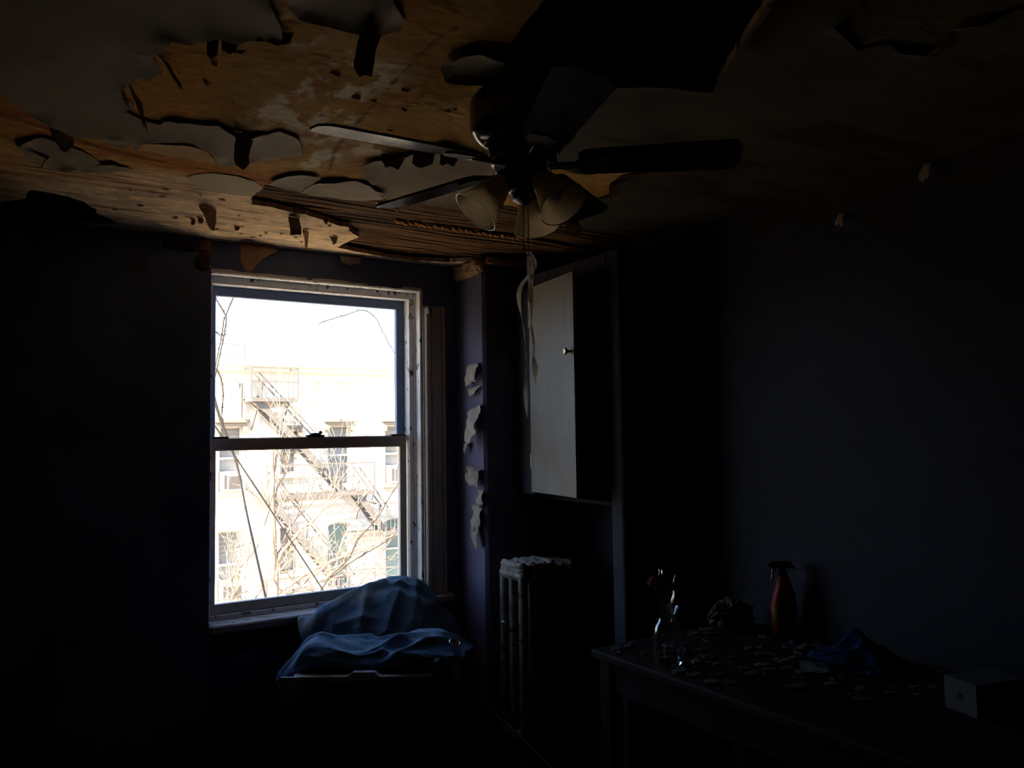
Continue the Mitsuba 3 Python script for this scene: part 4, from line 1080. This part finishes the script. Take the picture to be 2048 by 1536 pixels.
GZ = -8.6
obj("ground", bx(-40, 60, 3.9, 90, GZ - 0.2, GZ), "m_ground", kind="structure", label="bare yard between the houses")
obj("bounce_slab", bx(-20, 24, 3.9, 12, GZ, GZ + 0.25), "m_bounce_slab", kind="structure", label="added pale slab below the window, unseen, bouncing sun up to the ceiling")  # added out of view to reflect sun onto the ceiling near the window
ROOF = sz(3.42)
cols = [(1.2, 1.95, False), (4.962, 5.608, False), (6.60, 7.09, False), (7.95, 8.65, True), (9.71, 10.40, True), (11.6, 12.25, False), (13.2, 13.9, True)]
rows = [(1.76, 0.02), (-1.0, -2.83), (-3.75, -5.6)]
holes, wins = [], []
for ci, (xa, xb, arch) in enumerate(cols):
    for ri, (zt, zb) in enumerate(rows):
        if ci == 2:
            zt, zb = (1.60, 0.42) if ri == 0 else (zt - 0.04, zt - 1.3)
        a, b, c, d = sx_of(xa), sx_of(xb), sz(zb), sz(zt)
        if arch and ri > 0:
            t = np.linspace(0, np.pi, 13)
            p = Polygon([(a, c), (b, c)] + [((a + b) / 2 + (b - a) / 2 * math.cos(q), d - 0.12 + 0.12 * math.sin(q)) for q in t])
        else:
            p = sbox(a, c, b, d)
        holes.append(p)
        wins.append((ci, ri, a, b, c, d, p))
fp = Polygon([(-6, GZ), (26, GZ), (26, ROOF), (-6, ROOF)], [list(h.exterior.coords) for h in holes])
bd_k = thing("apartment_building", "sunlit cream apartment house across the yard with windows and iron fire escapes", "building")
obj("facade", cat_([extr_xz(fp, FY, FY + 0.35), bx(-6, 26, FY + 0.9, FY + 9, GZ, ROOF - 0.2)]), "m_facade", bd_k)
cor = Polygon([(FY - 0.45, ROOF), (FY - 0.45, ROOF - 0.08), (FY - 0.32, ROOF - 0.12), (FY - 0.28, ROOF - 0.22), (FY - 0.08, ROOF - 0.3), (FY - 0.05, ROOF - 0.5), (FY + 0.35, ROOF - 0.5), (FY + 0.35, ROOF)])
m = trimesh.creation.extrude_polygon(cor, 32, engine="earcut")
v = np.array(m.vertices)
m.vertices = np.c_[v[:, 2] - 6, v[:, 0], v[:, 1]]
m.invert()
obj("cornice", m, "m_stone", bd_k)
rl = [bx(3.0, 6.5, FY + 0.3, FY + 0.34, ROOF + h, ROOF + h + 0.035) for h in (0.3, 0.62)] + [bx(x, x + 0.04, FY + 0.3, FY + 0.34, ROOF, ROOF + 0.65) for x in (3.0, 4.6, 5.6, 6.46)]
obj("roof_railing", cat_(rl), "m_iron", bd_k)
fr_cache = {}
for ci, ri, a, b, c, d, p in wins:
    inner = p.buffer(-0.07)
    fm = cat_([extr_xz(p.buffer(0.02).difference(inner), FY + 0.14, FY + 0.24), bx(a + 0.05, b - 0.05, FY + 0.15, FY + 0.22, (c + d) / 2 - 0.035, (c + d) / 2 + 0.035)])
    wk = obj("window", fm, "m_wframe" if ci != 2 else "m_brown", bd_k)
    obj("pane", extr_xz(inner.buffer(0.03), FY + 0.26, FY + 0.29), "m_greenpane" if (ci in (3, 4) and ri == 1) else "m_pane", wk)
    if ri == 0 or (ci, ri) in ((1, 1), (4, 0)):
        hb = d - (d - c) * (0.40 if ci != 4 else 0.55)
        nsl = 6
        bl_ = [bx(a + 0.09, b - 0.09, FY + 0.235, FY + 0.25, hb + i * (d - hb) / nsl + 0.01, hb + (i + 1) * (d - hb) / nsl - 0.01) for i in range(nsl)]
        obj("blind", cat_(bl_), "m_blind", wk)
    obj("sill", bx(a - 0.12, b + 0.12, FY - 0.10, FY + 0.12, c - 0.13, c, 0.01), "m_stone", wk)
    if ri == 0:
        hd = [bx(a - 0.16, b + 0.16, FY - 0.16, FY + 0.02, d + 0.08, d + 0.19, 0.02), bx(a - 0.08, b + 0.08, FY - 0.10, FY + 0.02, d - 0.02, d + 0.09, 0.02), bx(a - 0.12, a + 0.04, FY - 0.10, FY + 0.02, d - 0.22, d), bx(b - 0.04, b + 0.12, FY - 0.10, FY + 0.02, d - 0.22, d)]
        obj("lintel", cat_(hd), "m_brown", wk)


def ac(ci, ri, lbl):
    w = next(q for q in wins if q[0] == ci and q[1] == ri)
    a, b, c, d = w[2:6]
    k = thing("air_conditioner", lbl, "air conditioner", "window air conditioners on the house across")
    x0, x1 = a + 0.06, b - 0.02
    obj("body", bx(x0, x1, FY - 0.32, FY + 0.2, c + 0.01, c + 0.60, 0.02), "m_ac", k)
    obj("grille", bx(x0 + 0.17, x1 - 0.1, FY - 0.335, FY - 0.315, c + 0.09, c + 0.47), "m_acgrille", k)
    obj("vent", bx(x0 + 0.04, x0 + 0.12, FY - 0.335, FY - 0.315, c + 0.1, c + 0.5), "m_acgrille", k)


ac(1, 0, "white air conditioner in the left window just below the meeting rail of the sash")
ac(1, 1, "white air conditioner in the lowest left window behind the branches")
ac(4, 0, "white air conditioner at the right edge of the lower sash")

# fire escapes: platforms, railings and flights
fe = thing("fire_escape", "dark iron fire escape with platforms and steep flights on the cream house", "fire escape")
PY0, PY1 = FY - 1.0, FY - 0.03


def platform(x0, x1, z):
    ms = [bx(x0, x1, PY0, PY0 + 0.05, z - 0.12, z), bx(x0, x1, PY1 - 0.05, PY1, z - 0.12, z), bx(x0, x0 + 0.05, PY0, PY1, z - 0.12, z), bx(x1 - 0.05, x1, PY0, PY1, z - 0.12, z)]
    ms += [bx(x0, x1, y, y + 0.045, z - 0.03, z) for y in np.arange(PY0 + 0.08, PY1 - 0.05, 0.115)]
    for x in (x0 + 0.25, x1 - 0.25):
        ms.append(tube([(x, PY0 + 0.05, z - 0.1), (x, PY1, z - 0.95)], 0.025, 6))
    obj("platform", cat_(ms), "m_iron", fe)


def railing(x0, x1, z, gap=None):
    ms = [bx(x0, x1, PY0, PY0 + 0.03, z + 0.88, z + 0.915), bx(x0, x1, PY0, PY0 + 0.025, z + 0.46, z + 0.485)]
    for xe in (x0, x1):
        ms += [bx(xe - 0.02, xe + 0.02, PY0, PY1, z + 0.88, z + 0.915), bx(xe - 0.02, xe + 0.02, PY0, PY0 + 0.04, z, z + 0.92)]
    ms += [bx(x, x + 0.014, PY0, PY0 + 0.014, z, z + 0.89) for x in np.arange(x0 + 0.13, x1, 0.14)]
    obj("railing", cat_(ms), "m_iron", fe)


def flight(xt, zt, xb, zb, y0, y1, rail=True):
    ms = []
    L = np.hypot(xb - xt, zb - zt)
    a = math.atan2(zb - zt, xb - xt)
    for y in (y0, y1 - 0.03):
        q = bx(0, L, 0, 0.03, -0.10, 0.10)
        q.apply_transform(trimesh.transformations.rotation_matrix(-a, [0, 1, 0]))
        q.apply_translation([xt, y, zt])
        ms.append(q)
    n = int((zt - zb) / 0.2)
    for i in range(1, n):
        t = i / n
        x, z = xt + (xb - xt) * t, zt + (zb - zt) * t
        ms.append(bx(x - 0.11, x + 0.11, y0, y1, z - 0.015, z + 0.02))
    if rail:
        for y in (y0, y1):
            ms.append(tube([(xt + 0.1, y, zt + 0.75), (xb + 0.1, y, zb + 0.75)], 0.022, 6))
            ms += [tube([(xt + (xb - xt) * t, y, zt + (zb - zt) * t), (xt + (xb - xt) * t + 0.1, y, zt + (zb - zt) * t + 0.75)], 0.013, 5) for t in (0.05, 0.5, 0.95)]
    obj("stair_flight", cat_(ms), "m_iron", fe)


zp2, zp1, zp3, zp4 = sz(2.48), sz(-0.10), sz(-3.05), sz(-1.27)
PX = 0.96          # the platforms stand a little nearer than the facade
platform(sx_of(5.82) * PX, sx_of(7.1) * PX, zp2)
platform(sx_of(6.19) * PX, sx_of(9.38) * PX, zp1)
platform(sx_of(6.19) * PX, sx_of(9.38) * PX, zp3)
platform(sx_of(8.69) * PX, sx_of(12.2) * PX, zp4)
railing(sx_of(5.82) * PX, sx_of(7.1) * PX, zp2)
railing(sx_of(6.25) * PX, sx_of(9.38) * PX, zp1)
railing(sx_of(6.25) * PX, sx_of(9.38) * PX, zp3)
railing(sx_of(9.5) * PX, sx_of(12.2) * PX, zp4)
flight(sx_of(5.95) * PX, zp2, sx_of(8.5) * PX, zp1, PY0 + 0.1, PY0 + 0.62)
flight(sx_of(6.3) * PX, zp1, sx_of(8.7) * PX, zp3, PY0 + 0.1, PY0 + 0.62)
flight(sx_of(8.85) * PX, zp1, sx_of(9.75) * PX, zp4, PY0 + 0.1, PY0 + 0.62)
gl = [(sx_of(5.70) * PX, PY0 + 0.3 + k, z) for k in (0.0,) for z in (zp2 - 0.1, zp2 + 0.9)] + [(sx_of(5.72) * PX, PY1, ROOF + 0.1)]
obj("ladder", cat_([tube([(sx_of(5.72) * PX, PY1 - 0.25 + dy_, zp2 - 0.6), (sx_of(5.72) * PX, PY1 - 0.25 + dy_, ROOF - 0.6)], 0.03, 6) for dy_ in (0, 0.16)] + [bx(sx_of(5.72) * PX - 0.02, sx_of(5.72) * PX + 0.02, PY1 - 0.25, PY1 - 0.09, z, z + 0.03) for z in np.arange(zp2 - 0.5, ROOF - 0.65, 0.28)]), "m_iron", fe)

# ------------------------------------------------------------------ bare trees, vines, cables
TYD = 17.0
LIMBS = dict(
    trunk=([(4.996, GZ), (5.0, -5.0), (4.996, -2.163), (4.989, -1.848), (5.02, -1.326), (4.992, -0.796), (4.977, -0.265), (4.949, 0.108), (4.934, 0.667), (4.905, 1.202)], 0.13, 0.045),
    a=([(5.02, -1.273), (5.26, -0.793), (5.561, -0.469), (5.982, -0.09), (6.622, 0.373), (6.802, 0.647)], 0.042, 0.012),
    b=([(5.019, -1.089), (5.153, -0.916), (5.451, -0.433), (5.784, -0.159), (6.154, 0.147), (6.27, 0.39)], 0.034, 0.010),
    c=([(4.991, -0.743), (5.07, -0.272), (5.286, 0.088), (5.34, 0.3)], 0.026, 0.009),
    d=([(4.949, 0.002), (5.122, 0.472), (5.339, 0.975), (5.393, 1.38), (5.531, 1.76)], 0.026, 0.010),
    e=([(4.934, 0.534), (5.013, 0.931), (5.12, 1.439), (5.173, 1.762), (5.282, 2.142)], 0.028, 0.010),
    f=([(5.12, 1.439), (5.392, 1.815), (5.559, 1.924), (5.727, 2.145)], 0.018, 0.008),
    g=([(4.977, -0.265), (4.803, 0.117), (4.67, 0.493)], 0.018, 0.008),
    h=([(4.995, -1.849), (5.507, -1.511), (6.124, -1.168), (6.707, -0.946), (7.783, -0.435)], 0.03, 0.012),
    i=([(5.0, -2.05), (5.729, -1.615), (6.413, -1.306), (7.097, -1.149), (7.812, -0.87)], 0.028, 0.012),
    j=([(5.0, -2.1), (5.841, -1.682), (6.558, -1.57), (7.309, -1.537), (7.808, -1.503)], 0.024, 0.010),
    k=([(5.0, -3.2), (5.9, -2.5), (6.124, -1.986), (6.239, -1.453), (6.384, -0.78), (6.561, -0.377), (6.681, 0.174)], 0.03, 0.010),
    l=([(6.0, 0.0), (6.068, 0.097), (6.241, 0.752), (6.359, 1.419), (6.418, 1.755)], 0.02, 0.008),
)
LIMBS2 = dict(
    trunk=([(4.1, GZ), (4.15, -5.0), (4.2, -2.6), (4.243, -1.835)], 0.09, 0.035),
    m=([(4.2, -2.3), (4.117, -1.87), (3.89, -1.411), (4.012, -1.093), (4.313, -0.736), (4.388, -0.431)], 0.024, 0.010),
    n=([(4.15, -2.4), (3.843, -1.709), (4.012, -1.119), (3.86, -0.645), (3.933, -0.447)], 0.022, 0.009),
    o=([(4.243, -1.835), (4.012, -1.093), (4.212, -0.882), (3.884, -0.494)], 0.02, 0.009),
    p=([(4.22, -2.0), (4.319, -1.767), (4.704, -1.423), (4.913, -1.262)], 0.022, 0.009),
)


def tree(limbs, y0, lbl, seed, ntw):
    r = np.random.default_rng(seed)
    k = thing("bare_tree", lbl, "tree")
    tw = []
    for nm, (pts, r0, r1) in limbs.items():
        p = np.array([(x, y0, z) for x, z in pts])
        if nm != "trunk":
            p[:, 1] += np.linspace(0, r.uniform(-0.9, 0.9), len(p))
        n_ = max(10, 3 * len(p))
        C = spline(p, n_)
        C[2:] += (r.random((n_ - 2, 3)) - 0.5) * 0.05
        obj("trunk" if nm == "trunk" else "branch", tube(C, np.linspace(r0, r1, n_), 7), "m_bark", k, smooth=True)
        segs = [(C, 0, ntw if nm != "trunk" else ntw // 2)]
        while segs:
            Q, dep, cnt = segs.pop()
            for _ in range(cnt):
                t = r.uniform(0.2, 1.0)
                b = Q[int(t * (len(Q) - 1))]
                if b[2] < -3.4:
                    continue
                td = Q[-1] - Q[0]
                td /= np.linalg.norm(td) + 1e-9
                d = td * 0.8 + r.normal(0, 0.55, 3) + [0, 0, 0.35]
                d /= np.linalg.norm(d)
                ln = r.uniform(0.4, 1.1) * (0.75 if dep else 1.0)
                m_ = b + d * ln * 0.5 + r.normal(0, 0.05, 3)
                e_ = b + d * ln + [0, 0, 0.12 * ln] + r.normal(0, 0.06, 3)
                G = spline([b, m_, e_], 6)
                tw.append(tube(G, np.linspace(0.011 if dep == 0 else 0.007, 0.0045, 6), 4))
                if dep == 0:
                    segs.append((G, 1, 2))
    obj("twigs", cat_(tw), "m_bark", k, kind="stuff", label="fine bare twigs")


tree(LIMBS, TYD, "pale bare tree whose trunk rises left of the middle of the lower sash", 11, 7)
tree(LIMBS2, TYD - 1.0, "bare tangled tree in front of the lowest left window", 12, 9)
LIMBS3 = {nm: ([(x, z) for x, z in pts], a, b) for nm, (pts, a, b) in dict(
    trunk=([(7.6, GZ), (7.5, -5.2), (7.2, -3.6), (7.0, -2.7)], 0.10, 0.04),
    a=([(7.0, -2.7), (6.3, -2.2), (5.6, -2.05), (5.1, -1.7)], 0.03, 0.01), b=([(7.0, -2.7), (6.9, -2.0), (6.7, -1.4), (6.75, -0.7)], 0.03, 0.01),
    c=([(7.1, -2.9), (7.5, -2.2), (8.1, -1.6), (8.6, -0.8)], 0.03, 0.01), d=([(7.0, -2.7), (6.6, -2.3), (5.9, -1.9), (5.7, -1.3)], 0.025, 0.01), e=([(7.3, -3.2), (8.0, -2.6), (8.6, -2.1), (9.3, -1.9)], 0.028, 0.01)).items()}
tree(LIMBS3, TYD + 1.5, "bare thicket-like tree low at the right of the lower sash", 13, 8)


def twig(name, runs, y0, r0, r1, lbl, cat, mat_, seed, buds=True):
    r = np.random.default_rng(seed)
    k = thing(name, lbl, cat)
    for i, pts in enumerate(runs):
        p = np.array([(x, y0 + 0.08 * i, z) for x, z in pts])
        n_ = 5 * len(p)
        C = spline(p, n_)
        C += (r.random((n_, 3)) - 0.5) * 0.006
        ms = [tube(C, np.linspace(r0, r1, n_), 6)]
        if buds:
            for j in range(2, n_ - 1, 6):
                s_ = trimesh.creation.icosphere(1, r0 * (1.15 + 0.35 * r.random()))
                ms.append(moved(s_, C[j] + [0, 0, r0]))
        obj("stem", cat_(ms), mat_, k, smooth=40)


twig("vine", [[(1.53, 2.70), (1.555, 2.643), (1.602, 2.571), (1.636, 2.486), (1.629, 2.42), (1.614, 2.322), (1.589, 2.202), (1.564, 2.082), (1.5, 1.8)], [(1.74, 2.80), (1.706, 2.677), (1.67, 2.586), (1.636, 2.486), (1.619, 2.365), (1.599, 2.256), (1.579, 2.148), (1.54, 1.95)],
              [(1.50, 2.46), (1.546, 2.437), (1.588, 2.396), (1.619, 2.371), (1.682, 2.388)], [(1.56, 2.16), (1.595, 2.105), (1.642, 2.02), (1.666, 1.913), (1.669, 1.826), (1.662, 1.74), (1.678, 1.6)]], 7.0, 0.0075, 0.0045, "thin grey vine at the left edge of the upper sash", "vine", "m_vine", 21)
twig("vine", [[(2.45, 2.50), (2.566, 2.551), (2.724, 2.605), (2.887, 2.652), (2.989, 2.597), (3.059, 2.48), (3.15, 2.327), (3.24, 2.15)]], 7.0, 0.005, 0.004, "faint arching vine at the top right of the upper sash", "vine", "m_vine", 22)
twig("twig", [[(2.38, 0.0), (2.475, 0.126), (2.581, 0.249), (2.749, 0.402), (2.799, 0.513), (2.923, 0.63), (3.063, 0.796), (3.24, 1.03)]], 7.0, 0.007, 0.005, "dark twig rising to the right edge of the lower sash, the upper one", "twig", "m_vine", 23)
twig("twig", [[(2.50, 0.17), (2.664, 0.263), (2.798, 0.34), (2.947, 0.407), (3.139, 0.495), (3.30, 0.65)]], 7.05, 0.006, 0.0045, "dark twig rising to the right edge of the lower sash, the lower one", "twig", "m_vine", 24)
for i, (pts, lb) in enumerate((([(1.42, 2.40), (1.548, 1.947), (1.652, 1.589), (1.765, 1.29), (1.842, 0.948), (1.928, 0.56), (2.036, 0.081), (2.2, -0.7)], "slack dark cable running down the left half of the window, right one of a pair"),
                               ([(1.42, 2.36), (1.548, 1.905), (1.639, 1.589), (1.748, 1.291), (1.825, 0.906), (1.907, 0.519), (2.002, 0.086), (2.16, -0.7)], "slack dark cable running down the left half of the window, left one of a pair"),
                               ([(1.50, 1.66), (1.795, 1.20), (2.13, 0.675), (2.48, 0.123), (2.9, -0.53)], "straight dark cable slanting across the lower sash to the right"))):
    C = spline([(x, 7.2 - 0.1 * i, z) for x, z in pts], 30)
    obj("cable", tube(C, 0.0072, 6), "m_cable", smooth=True, label=lb, cat="cable")
